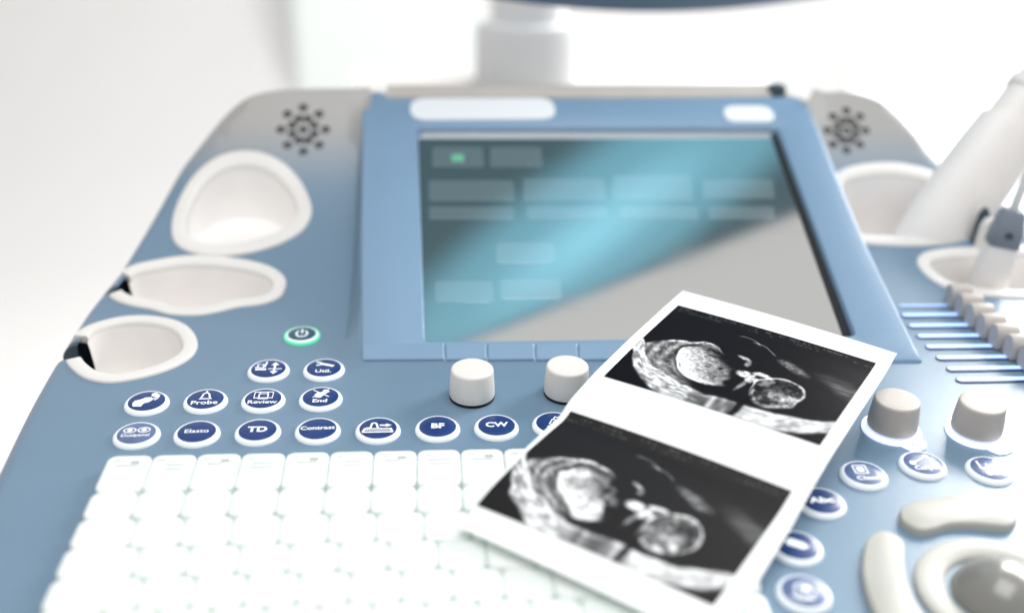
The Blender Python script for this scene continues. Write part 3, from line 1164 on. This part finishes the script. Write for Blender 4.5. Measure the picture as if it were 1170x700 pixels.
# bed the keys stand in
bw, bd = kx1 - kx0 + 0.001, ktop - kbot
rg_ = [[np.array([p[0] + (kx0 + kx1) / 2, p[1] + (ktop + kbot) / 2, h]) for p in round_rect(bw - 0.004 - o_, bd - 0.004 - o_, 0.004)] for o_, h in ((0, -0.001), (0, 0.0006), (0.0006, 0.0010))]
v, f = loft(rg_, True, False, True)
keyboard = link("keyboard", fix_normals(mesh("keyboard", v, f)), console, None, [M['keybed']])
keyboard["label"] = "white keyboard of rounded keys, partly under the scan print"
key_cache = {}
GAPX, GAPY = 0.00018, 0.00020
offs = [0.0, 0.0, 0.42, 0.70, 0.98, 0.45]
legend_me = []
for variant in range(4):
    parts = []
    V_, F_ = poly2([(-0.006, 0.0085), (-0.003, 0.0085), (-0.003, 0.0080), (-0.006, 0.0080)])
    parts.append(([np.array([p[0], p[1], KH + 0.00008]) for p in V_], F_, 0))
    for j in range(1 + variant % 2):
        y = 0.0045 - 0.0028 * j
        w = (0.0042, 0.0034, 0.003, 0.0046)[variant]
        x = (0.0, 0.001, -0.001, 0.0005)[variant]
        V_, F_ = poly2([(x - w, y), (x + w, y), (x + w, y + 0.0007), (x - w, y + 0.0007)])
        parts.append(([np.array([p[0], p[1], KH + 0.00008]) for p in V_], F_, 0))
    if variant % 2 == 0:
        V_, F_ = poly2([(0.001, 0.0060), (0.0045, 0.0060), (0.0045, 0.0080), (0.001, 0.0080)])
        parts.append(([np.array([p[0], p[1], KH + 0.00008]) for p in V_], F_, 0))
    V_, F_, I_ = join(parts)
    legend_me.append((V_, F_))
for r in range(6):
    y1, y0 = kb_rows_y[r], kb_rows_y[r + 1]
    d = y1 - y0 - 2 * GAPY
    xs = [kx0]
    if r >= 2:
        xs.append(kx0 + KP * (offs[r] + 0.75))
    while xs[-1] + KP * 1.6 < kx1:
        xs.append(xs[-1] + KP)
    xs.append(kx1)
    for i in range(len(xs) - 1):
        w = xs[i + 1] - xs[i] - 2 * GAPX
        kk = (round(w, 5), round(d, 5), i % 4 if r == 0 else -1)
        if kk not in key_cache:
            key_cache[kk] = key_mesh(w, d, legend=legend_me[i % 4] if r == 0 else None)
        P = ((xs[i] + xs[i + 1]) / 2, (y0 + y1) / 2, 0.0012 + random.uniform(-0.0001, 0.0001))
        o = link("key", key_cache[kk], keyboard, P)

# ------------------------------------------------------------------ rear housing, neck, monitor
hump = root("monitor", (0.25, 0.86, 0.0), "monitor with a dark blue curved lower edge on a white neck behind the console", "monitor")


def rounded_box(name, c, s, bev, m, parent, seg=4, rotz=0.0):
    bm_ = bmesh.new()
    bmesh.ops.create_cube(bm_, size=1.0)
    for v_ in bm_.verts:
        v_.co = Vector((v_.co.x * s[0], v_.co.y * s[1], v_.co.z * s[2]))
    bmesh.ops.bevel(bm_, geom=bm_.edges[:], offset=bev, segments=seg, affect='EDGES')
    bmesh.ops.rotate(bm_, verts=bm_.verts[:], cent=(0, 0, 0), matrix=Matrix.Rotation(rotz, 3, 'Z'))
    bmesh.ops.translate(bm_, verts=bm_.verts[:], vec=Vector(c))
    me_ = bpy.data.meshes.new(name)
    bm_.to_mesh(me_)
    bm_.free()
    return link(name, auto_smooth(me_, 40), parent, None, [m])


YN = 0.92
nb0, nb1 = hit_y(545, 95, YN), hit_y(668, 95, YN)
nt = hit_y(606, 38, YN)
ncx = (nb0[0] + nb1[0]) / 2
nr = (nb1[0] - nb0[0]) / 2
# housing at the back of the deck
h0, h1 = hit_y(300, 112, YN), hit_y(985, 96, YN)
zt = hit_y(620, 110, YN)[2]
rounded_box("rear_housing", ((h0[0] + h1[0]) / 2, YN + 0.0, zt - 0.09), (h1[0] - h0[0], 0.34, 0.18), 0.07, M['hump'], console, 6)
ut0, ut1 = hit_y(562, 10, YN), hit_y(650, 10, YN)
z_sh = nt[2]
v, f = lathe([(nr, zt - 0.03), (nr, z_sh - 0.008), (nr - 0.004, z_sh), ((ut1[0] - ut0[0]) / 2 + 0.002, z_sh + 0.001), ((ut1[0] - ut0[0]) / 2, z_sh + 0.004), ((ut1[0] - ut0[0]) / 2, z_sh + 0.2)], 40, (ncx, YN + nr, 0), sy=0.8)
link("neck", auto_smooth(fix_normals(mesh("neck", v, f)), 40), hump, None, [M['stem']])

# monitor panel: local x right, z up, front at y = 0 facing -y
MW, MHH, MD = 0.56, 0.34, 0.045
MSW = math.radians(float(22))
MTL = math.radians(12)
low = hit_y(800, 17, 0.80)


def mon_outline(inset_=0.0):
    pts = []
    hw = MW / 2 - inset_
    for x in np.linspace(-hw + 0.03, hw - 0.03, 24):
        pts.append((x, 0.042 * (x / (MW / 2)) ** 2 + inset_ * 1.6))
    pts += [(hw - 0.008, 0.034 + 0.010 + inset_), (hw, 0.034 + 0.035 + inset_), (hw, MHH - 0.03 - inset_), (hw - 0.01, MHH - 0.008 - inset_), (hw - 0.03, MHH - inset_),
            (-hw + 0.03, MHH - inset_), (-hw + 0.01, MHH - 0.008 - inset_), (-hw, MHH - 0.03 - inset_), (-hw, 0.034 + 0.035 + inset_), (-hw + 0.008, 0.034 + 0.010 + inset_)]
    return pts


MR = Matrix.Translation(Vector((low[0], low[1], low[2]))) @ Matrix.Rotation(MSW, 4, 'Z') @ Matrix.Rotation(math.radians(2.0), 4, 'Y') @ Matrix.Rotation(MTL, 4, 'X')


def mxf(p):
    q = MR @ Vector(p)
    return np.array([q.x, q.y, q.z])


rg_ = [[mxf((x, y_, z)) for x, z in mon_outline(i_)] for i_, y_ in ((0.014, 0.0), (0.006, 0.0), (0.001, 0.003), (0.0, 0.010), (0.0, MD - 0.01), (0.004, MD), (0.05, MD + 0.01))]
v, f = loft(rg_, True, False, True)
shell = link("monitor_shell", auto_smooth(fix_normals(mesh("monitor_shell", v, f)), 40), hump, None, [M['monitor']])
m = bpy.data.materials.new("monitor_picture")
m.use_nodes = True
nt_ = m.node_tree
b = nt_.nodes["Principled BSDF"]
b.inputs["Base Color"].default_value = (0.01, 0.012, 0.014, 1)
b.inputs["Roughness"].default_value = 0.3
tcn = nt_.nodes.new("ShaderNodeTexCoord")
mp = nt_.nodes.new("ShaderNodeMapping")
mp.inputs["Rotation"].default_value = (0, 0, 0)
ln = nt_.nodes.new("ShaderNodeVectorMath")
ln.operation = 'LENGTH'
nt_.links.new(tcn.outputs["UV"], ln.inputs[0])
ramp = nt_.nodes.new("ShaderNodeValToRGB")
ramp.color_ramp.interpolation = 'EASE'
ramp.color_ramp.elements[0].position = 0.0
ramp.color_ramp.elements[0].color = (0.24, 0.60, 0.76, 1)
ramp.color_ramp.elements[1].position = 1.0
ramp.color_ramp.elements[1].color = (0.030, 0.075, 0.095, 1)
e = ramp.color_ramp.elements.new(0.50)
e.color = (0.125, 0.34, 0.44, 1)
nt_.links.new(ln.outputs["Value"], ramp.inputs[0])
nt_.links.new(ramp.outputs[0], b.inputs["Emission Color"])
b.inputs["Emission Strength"].default_value = 1.0
M['picture'] = m
ps = mon_outline(0.014)
pv = [mxf((x, 0.001, z)) for x, z in ps]
pme = mesh("monitor_screen", pv, [tuple(range(len(pv)))])
uv = pme.uv_layers.new(name="UVMap")
for li, lp in enumerate(pme.loops):
    x, z = ps[lp.vertex_index]
    # diagonal gradient across the picture
    uv.data[li].uv = ((z / MHH + 0.54 * x / 0.46 - 0.62) / 0.42, (x + 0.09) / 0.30)
link("monitor_screen", pme, shell, None, [M['picture']])


# ------------------------------------------------------------------ probes
def tube(path, radii, n=20, flat=1.0, cap=True, roll=None):
    path = [np.asarray(p, float) for p in path]
    rg = []
    for i, p in enumerate(path):
        a = path[max(i - 1, 0)]
        b = path[min(i + 1, len(path) - 1)]
        t = (b - a) / np.linalg.norm(b - a)
        h = np.array([0, 1.0, 0]) if roll is None else np.asarray(roll, float)
        e2 = h - t * (h @ t)
        e2 /= np.linalg.norm(e2)
        e1 = np.cross(e2, t)
        rg.append([p + (e1 * math.cos(q) + e2 * math.sin(q) * flat) * radii[i] for q in np.linspace(0, 2 * math.pi, n, endpoint=False)])
    return loft(rg, True, cap, cap)


big = cups['rbig']
bc = np.mean([p[:2] for p in big], axis=0)
b0 = hit_deck(1052, 262)
pA = np.array([b0[0] - 0.006, b0[1] - 0.004, b0[2] - 0.030])
pB = hit_y(1214, 64, b0[1] + 0.055)
probe = root("ultrasound_probe", tuple(pA), "large ivory ultrasound probe leaning out of the right rear holder", "probe")
ax = pB - pA
ts = [0.0, 0.05, 0.12, 0.25, 0.42, 0.52, 0.60, 0.66]
rs = [0.010, 0.017, 0.022, 0.0235, 0.0235, 0.0230, 0.0222, 0.0215]
v, f = tube([pA + ax * t for t in ts], rs, 28, 0.8)
link("probe_body", auto_smooth(fix_normals(mesh("probe_body", v, f)), 50), probe, None, [M['probe']])
ts = [0.66, 0.662, 0.74, 0.80, 0.802, 0.84, 0.842, 1.0, 1.25]
rs = [0.0215, 0.0185, 0.0180, 0.0176, 0.0192, 0.0190, 0.0165, 0.0150, 0.0090]
v, f = tube([pA + ax * t for t in ts], rs, 24, 0.8)
link("probe_collar", auto_smooth(fix_normals(mesh("probe_collar", v, f)), 35), probe, None, [M['probe']])

s0 = hit_deck(1137, 332)
s0 = np.array([s0[0], s0[1] + 0.012, s0[2] - 0.018])
YS = s0[1] + 0.004
sB = hit_y(1154, 252, YS)
small = root("small_probe", tuple(s0), "small grey and white probe with a slate cable boot in the right front holder", "probe")


def box_tube(path, hw, hd, n=5):
    path = [np.asarray(p, float) for p in path]
    rg = []
    for i, p in enumerate(path):
        a = path[max(i - 1, 0)]
        b = path[min(i + 1, len(path) - 1)]
        t = (b - a) / np.linalg.norm(b - a)
        e2 = np.array([0.25, 1.0, 0])
        e2 -= t * (e2 @ t)
        e2 /= np.linalg.norm(e2)
        e1 = np.cross(e2, t)
        rg.append([p + e1 * q[0] + e2 * q[1] for q in round_rect(2 * hw[i], 2 * hd[i], min(hw[i], hd[i]) * 0.45, n)])
    return loft(rg, True, True, True)


ax2 = sB - s0
L2 = np.linalg.norm(ax2)
v, f = box_tube([s0 + ax2 * t for t in (0, 0.1, 0.4, 0.68, 0.74)], [0.0095, 0.0105, 0.0098, 0.0085, 0.0080], [0.007, 0.0078, 0.0075, 0.007, 0.0066])
link("probe_body", auto_smooth(fix_normals(mesh("probe_body", v, f)), 45), small, None, [M['probe']])
v, f = box_tube([s0 + ax2 * t for t in (0.73, 0.75, 0.90, 1.08, 1.12)], [0.0080, 0.0086, 0.0082, 0.0064, 0.0050], [0.0068, 0.0074, 0.0072, 0.006, 0.0048])
boot = link("cable_boot", auto_smooth(fix_normals(mesh("cable_boot", v, f)), 45), small, None, [M['boot']])
e2 = np.array([0.25, 1.0, 0])
e2 /= np.linalg.norm(e2)
v, f = lathe([(0.0022, -0.001), (0.0022, 0.0003), (0.0012, 0.0001)], 18, s0 + ax2 * 0.88 - e2 * 0.0073, axis=-e2)
link("boot_button", fix_normals(mesh("boot_button", v, f)), boot, None, [M['dark']], True)
cp = [s0 + ax2 * 1.1, s0 + ax2 * 1.25 + np.array([0.002, 0.003, 0]), s0 + ax2 * 1.5 + np.array([0.010, 0.012, 0]), s0 + ax2 * 1.9 + np.array([0.035, 0.03, 0]), s0 + ax2 * 1.9 + np.array([0.09, 0.05, -0.02])]
cp = catmull(cp, 6, False)
v, f = tube(cp, [0.0024] * len(cp), 14)
link("cable", auto_smooth(fix_normals(mesh("cable", v, f)), 60), small, None, [M['cable']])

# ------------------------------------------------------------------ the scan print
aL, bL = hit_z(780, 333, 0.030), hit_z(543, 577, 0.0125)
aR, bR = hit_z(1025, 403, 0.030), hit_z(864, 663, 0.0125)
dL = (bL - aL)[:2] / np.linalg.norm((bL - aL)[:2])
dR = (bR - aR)[:2] / np.linalg.norm((bR - aR)[:2])
zL = ([0, 20, 55, 87, 109, 117, 124, 145, 168, 181, 215], [30.5, 30.2, 29, 26.7, 23.2, 19.2, 19.3, 18.4, 14.8, 11.0, 6.6])
zR = ([0, 8, 20, 50, 83, 100, 122, 143, 165, 215], [30, 28.0, 26.6, 25, 22.8, 20.2, 14.6, 12.0, 9.4, 6.6])


_tt = np.linspace(-0.02, 0.24, 521)


def _smooth(xy):
    z = np.interp(_tt * 1000, *xy) * 0.001
    k = np.hanning(25)
    return np.convolve(np.pad(z, 12, mode='edge'), k / k.sum(), 'valid')


ZLS, ZRS = _smooth(zL), _smooth(zR)


def paper_pts(s, tau, off=0.0):
    """s across 0..1, tau along in metres"""
    s, tau = np.asarray(s, float), np.asarray(tau, float)
    zl, zr = np.interp(tau, _tt, ZLS), np.interp(tau, _tt, ZRS)
    x = (aL[0] + dL[0] * tau) * (1 - s) + (aR[0] + dR[0] * tau) * s
    y = (aL[1] + dL[1] * tau) * (1 - s) + (aR[1] + dR[1] * tau) * s
    z = zl * (1 - s) + zr * s + off + 0.0008 * np.sin(math.pi * s)
    return np.stack([x, y, z], axis=-1)


def paper_pt(s, tau, off=0.0):
    return paper_pts(s, tau, off)


def paper_inv(u, v):
    s, t = 0.5, 0.09
    for _ in range(25):
        p0 = proj(paper_pt(s, t))
        J = np.array([(proj(paper_pt(s + 1e-4, t)) - p0) / 1e-4, (proj(paper_pt(s, t + 1e-5)) - p0) / 1e-5]).T
        ds = np.linalg.solve(J, np.array([u, v]) - p0)
        s += float(np.clip(ds[0], -0.3, 0.3))
        t += float(np.clip(ds[1], -0.04, 0.04))
        t = min(max(t, -0.02), 0.22)
    return s, t


T_END = 0.1885
ns, nt2 = 30, 150
tp = []
bt = []
for j in range(nt2 + 1):
    for i in range(ns + 1):
        tau = T_END * j / nt2
        s = i / ns
        tp.append(paper_pt(s, tau, 0))
        bt.append(paper_pt(s, tau, -0.00025))
nv = len(tp)
F = []
w = ns + 1
for j in range(nt2):
    for i in range(ns):
        a = j * w + i
        F.append((a, a + w, a + w + 1, a + 1))
        F.append((nv + a, nv + a + 1, nv + a + w + 1, nv + a + w))
rim = [i for i in range(w)] + [j * w + ns for j in range(1, nt2 + 1)] + [nt2 * w + i for i in range(ns - 1, -1, -1)] + [j * w for j in range(nt2 - 1, 0, -1)]
for k in range(len(rim)):
    a, b = rim[k], rim[(k + 1) % len(rim)]
    F.append((a, b, nv + b, nv + a))
pr_root = root("scan_print", tuple(paper_pt(0.5, T_END, -0.001)), "white paper strip with two black ultrasound pictures lying across the keyboard", "photo print")
link("paper_strip", auto_smooth(fix_normals(mesh("paper_strip", tp + bt, F)), 60), pr_root, None, [M['paper']])


def vnoise(shape, cell, r):
    h, w_ = shape
    gh, gw = int(h / cell[0]) + 3, int(w_ / cell[1]) + 3
    g = r.rand(gh, gw)
    y = np.arange(h) / cell[0]
    x = np.arange(w_) / cell[1]
    yi, xi = y.astype(int), x.astype(int)
    fy, fx = y - yi, x - xi
    fy, fx = fy * fy * (3 - 2 * fy), fx * fx * (3 - 2 * fx)
    a = g[yi][:, xi]
    b_ = g[yi][:, xi + 1]
    c_ = g[yi + 1][:, xi]
    d_ = g[yi + 1][:, xi + 1]
    return (a * (1 - fx) + b_ * fx) * (1 - fy[:, None]) + (c_ * (1 - fx) + d_ * fx) * fy[:, None]


def sstep(a, b, x):
    t = np.clip((x - a) / (b - a), 0, 1)
    return t * t * (3 - 2 * t)


def paint_scan(nx, ny, seed, soft=1):
    r = np.random.RandomState(seed)
    S, Tt = np.meshgrid(np.linspace(0, 1, nx), np.linspace(0, 1, ny))
    X, Y = S * 1.30, Tt             # picture is 1.30 wide to 1 high
    k = nx / 300.0
    nA = vnoise((ny, nx), (9 * k, 9 * k), r)
    nB = vnoise((ny, nx), (4 * k, 4 * k), r)
    nC = vnoise((ny, nx), (2 * k, 2 * k), r)
    big_ = vnoise((ny, nx), (26 * k, 26 * k), r)
    spk_ = 0.45 * nA + 0.35 * nB + 0.20 * nC
    wx = X + 0.03 * (vnoise((ny, nx), (22 * k, 22 * k), r) - 0.5)
    wy = Y + 0.03 * (vnoise((ny, nx), (22 * k, 22 * k), r) - 0.5)
    img = 0.012 + 0.015 * spk_

    def ell(cx, cy, rx, ry, ang):
        a_ = math.radians(ang)
        dx, dy_ = wx - cx * 1.30, wy - cy
        u = (dx * math.cos(a_) + dy_ * math.sin(a_)) / rx
        v_ = (-dx * math.sin(a_) + dy_ * math.cos(a_)) / ry
        return np.sqrt(u * u + v_ * v_), np.arctan2(v_, u)

    streak = vnoise((ny, nx), (3 * k, 16 * k), r)
    fine = 0.5 * nB + 0.5 * nC
    s2 = wx / 1.30
    y_in = np.interp(s2, [0, .08, .15, .30, .45, .60, .75, .90, 1], [.50, .655, .75, .855, .885, .87, .865, .81, .74])
    y_out = np.interp(s2, [0, .08, .15, .25, .40, .60, .75, .90, 1], [.665, .83, .925, 1.0, 1.05, 1.05, 1.02, .955, .87])
    y_top = np.interp(s2, [0, .06, .12, .26, .34, .45], [.57, .49, .43, .345, .36, .50])
    def pn(u, v_):
        g = r.rand(256, 256)
        ui, vi = np.floor(u).astype(int), np.floor(v_).astype(int)
        fu, fv = u - ui, v_ - vi
        fu, fv = fu * fu * (3 - 2 * fu), fv * fv * (3 - 2 * fv)
        a, b_ = g[ui % 256, vi % 256], g[(ui + 1) % 256, vi % 256]
        c_, d_ = g[ui % 256, (vi + 1) % 256], g[(ui + 1) % 256, (vi + 1) % 256]
        return (a * (1 - fu) + b_ * fu) * (1 - fv) + (c_ * (1 - fu) + d_ * fu) * fv

    px_, py_ = wx - 0.60, (wy - 0.28) * 1.05
    rr_, th_ = np.sqrt(px_ ** 2 + py_ ** 2) + 500 / 60, np.arctan2(py_, px_) + 10
    arcs = 0.6 * pn(rr_ * 60, th_ * 14) + 0.4 * pn(rr_ * 110, th_ * 34)
    # grey layered tissue left of the body
    left = sstep(0, .03, wy - y_top) * (1 - sstep(-.02, .02, wy - y_in)) * (1 - sstep(.26, .40, s2))
    ld, _ = ell(0.36, 0.60, 0.30, 0.26, 40)
    layer = 0.5 + 0.5 * np.sin(ld * 26 + 3 * big_)
    img += left * (0.10 + 0.30 * layer * (0.4 + nA) + 0.75 * np.clip(arcs - 0.45, 0, 1) + 0.12 * fine)
    # bright streaky bowl: left flank strong, right foot smooth
    inb = sstep(-.012, .02, wy - y_in) * (1 - sstep(-.02, .015, wy - y_out))
    lft = 1 - sstep(.30, .50, s2)
    rgt = sstep(.58, .66, s2)
    img += inb * (lft * (0.30 + 1.25 * np.clip(arcs - 0.30, 0, 1) + 0.15 * nA) + rgt * (0.56 + 0.25 * nA + 0.55 * (arcs - 0.5)) + (1 - lft) * (1 - rgt) * (0.12 + 0.75 * (vnoise((ny, nx), (60 * k, 7 * k), r) ** 2)))
    img += np.exp(-((wy - y_in - 0.015) / 0.012) ** 2) * (0.35 * nB) * (inb > 0.1)
    # short bright upper membrane
    mem = np.exp(-((wy - y_top - 0.012) / 0.012) ** 2) * sstep(.08, .14, s2) * (1 - sstep(.30, .40, s2))
    img += mem * (0.25 + 0.7 * nB)
    # dark halo, then the body with a bright lower left rim
    dT, aT = ell(0.340, 0.610, 0.215, 0.145, 44)
    img *= 1 - 0.6 * np.exp(-((dT - 1.08) / 0.07) ** 2) * (0.5 + 0.5 * big_ + 0.2)
    ur = ((wx - 0.345 * 1.30) * 0.75 - (wy - 0.615) * 0.66) / 0.17        # towards the upper right of the body
    soft_ = sstep(-0.1, 0.9, ur)
    body = 1 - sstep(0.90 - 0.50 * soft_, 1.03, dT + (0.22 + 0.40 * soft_) * (nA - 0.5) + 0.35 * (big_ - 0.5))
    shade = 1.15 - 0.62 * sstep(-0.7, 1.0, ur)
    img = img * (1 - body) + body * shade * (0.20 + 0.95 * fine * (0.45 + 0.9 * big_) + 0.30 * nA * big_ - 0.40 * sstep(0.50, 0.80, nA) * (0.4 + soft_) + 0.25 * sstep(0.0, 1.0, np.sin(aT)) * dT)
    img += np.exp(-((dT - 0.98) / 0.05) ** 2) * sstep(-0.1, 0.7, np.sin(aT)) * 1.2 * (0.35 + nB)
    # arm and hands between body and head
    for cx, cy, rx, ry, an, br in ((0.475, 0.405, 0.05, 0.016, 22, 0.8), (0.505, 0.45, 0.02, 0.03, 0, 0.5), (0.525, 0.56, 0.055, 0.04, 0, 1.3), (0.575, 0.59, 0.022, 0.06, 10, 0.95), (0.605, 0.52, 0.06, 0.020, -8, 1.1),
                                   (0.545, 0.68, 0.016, 0.075, 14, 0.5), (0.60, 0.60, 0.02, 0.04, 0, 0.8), (0.555, 0.61, 0.02, 0.03, 0, 0.7)):
        d_, _ = ell(cx, cy, rx, ry, an)
        img += (1 - sstep(0.5, 1.2, d_)) * br * (0.25 + 1.0 * fine)
    # head: thin bright skull line, mottled grey inside
    dH, aH = ell(0.712, 0.655 , 0.150, 0.180, 18)
    dH = dH + 0.16 * (big_ - 0.5)
    head = 1 - sstep(0.90, 1.0, dH)
    img = img * (1 - head) + head * np.clip(0.08 + 0.75 * fine * big_ + 0.35 * (nA > 0.58) * nB - 0.1, 0.02, 1)
    img += np.exp(-((dH - 0.97) / 0.035) ** 2) * (0.30 + 0.70 * sstep(-0.5, 0.7, -np.sin(aH) + 0.6 * np.cos(2 * aH))) * (0.45 + 0.7 * nB)
    img += np.exp(-((dH - 0.86) / 0.05) ** 2) * sstep(0.1, 0.8, np.sin(aH)) * 0.5 * (0.3 + nB)
    dI, _ = ell(0.745, 0.70, 0.065, 0.06, 0)
    img += (1 - sstep(0.3, 1.2, dI)) * 0.40 * fine
    # shadow behind the hands
    dS_, _ = ell(0.612, 0.88, 0.020, 0.20, 8)
    img *= 1 - 0.92 * (1 - sstep(0.5, 1.3, dS_))
    # faint far tissue upper right
    dQ, _ = ell(0.70, 0.34, 0.15, 0.050, 24)
    far = (1 - sstep(0.4, 1.1, dQ)) * 0.26 * (0.3 + nB + 0.5 * nC)
    dQ2, _ = ell(0.97, 0.40, 0.26, 0.09, 24)
    far += (1 - sstep(0.2, 1.2, dQ2)) * 0.20 * (0.4 + streak)
    for cx, cy in ((0.44, 0.21), (0.52, 0.25)):
        dz_, az_ = ell(cx, cy, 0.085, 0.04, 18)
        far += np.exp(-((dz_ - 1) / 0.12) ** 2) * sstep(0.2, 0.7, -np.sin(az_)) * 0.34
    img += far
    # corner fans stay black
    img *= 1 - 0.9 * sstep(0.01, 0.03, wy - y_out)
    # header lines of tiny lettering
    hdr = Tt < 0.085
    img = np.where(hdr, 0.030, img)
    for row, amp in ((0.030, 0.14), (0.062, 0.10)):
        ln = (np.abs(Tt - row) < 0.009)
        cells = vnoise((ny, nx), (ny * 2, 1.6 * k), r)
        words = vnoise((ny, nx), (ny * 2, 14 * k), r)
        img += ln * (cells > 0.5) * (words > 0.42) * amp
    img = np.clip(img, 0, 1)
    for _ in range(soft):
        p_ = np.pad(img, 1, mode='edge')
        img = (p_[:-2, 1:-1] + p_[2:, 1:-1] + p_[1:-1, :-2] + p_[1:-1, 2:] + 4 * p_[1:-1, 1:-1]) / 8
    return img ** 1.7


def scan_material(name, tint, rough, spec=0.2):
    m_ = bpy.data.materials.new(name)
    m_.use_nodes = True
    nt3 = m_.node_tree
    b_ = nt3.nodes["Principled BSDF"]
    b_.inputs["Roughness"].default_value = rough
    b_.inputs["Specular IOR Level"].default_value = spec
    at = nt3.nodes.new("ShaderNodeAttribute")
    at.attribute_name = "tone"
    mx_ = nt3.nodes.new("ShaderNodeMix")
    mx_.data_type = 'RGBA'
    mx_.inputs[6].default_value = (*tint, 1)
    mx_.inputs[7].default_value = (0.84, 0.85, 0.86, 1)
    nt3.links.new(at.outputs["Fac"], mx_.inputs[0])
    nt3.links.new(mx_.outputs[2], b_.inputs["Base Color"])
    return m_


def scan_picture(px, seed, tint, rough, label, spec, gain=1.08):
    c = [paper_inv(u, v) for u, v in px]      # TL TR BR BL
    nx, ny = 340, 262
    img = np.clip(paint_scan(nx, ny, seed, 1 if gain < 1.1 else 6) * gain ** 1.7, 0, 1)
    Sg, Tg = np.meshgrid(np.linspace(0, 1, nx), np.linspace(0, 1, ny))
    c = np.array(c)
    ps_ = [(c[0][q] * (1 - Sg) + c[1][q] * Sg) * (1 - Tg) + (c[3][q] * (1 - Sg) + c[2][q] * Sg) * Tg for q in (0, 1)]
    V_ = paper_pts(ps_[0], ps_[1], 0.00022).reshape(-1, 3)
    F_ = [(j * nx + i, (j + 1) * nx + i, (j + 1) * nx + i + 1, j * nx + i + 1) for j in range(ny - 1) for i in range(nx - 1)]
    me_ = mesh("scan_picture", V_, F_)
    at = me_.attributes.new("tone", 'FLOAT', 'POINT')
    at.data.foreach_set("value", img.ravel().astype(np.float32))
    o = link("scan_picture", me_, pr_root, None, [scan_material("scan_ink", tint, rough, spec)], True)
    o["label"] = label
    return o


scan_picture([(775, 349), (1001, 415), (937, 509), (690, 430)], 3, (0.006, 0.005, 0.007), 0.35, "upper ultrasound picture of a fetus in profile", 0.05)
scan_picture([(652, 470), (905, 561), (815, 692), (545, 577)], 5, (0.010, 0.009, 0.010), 0.40, "lower ultrasound picture of a fetus in profile", 0.16, 1.2)
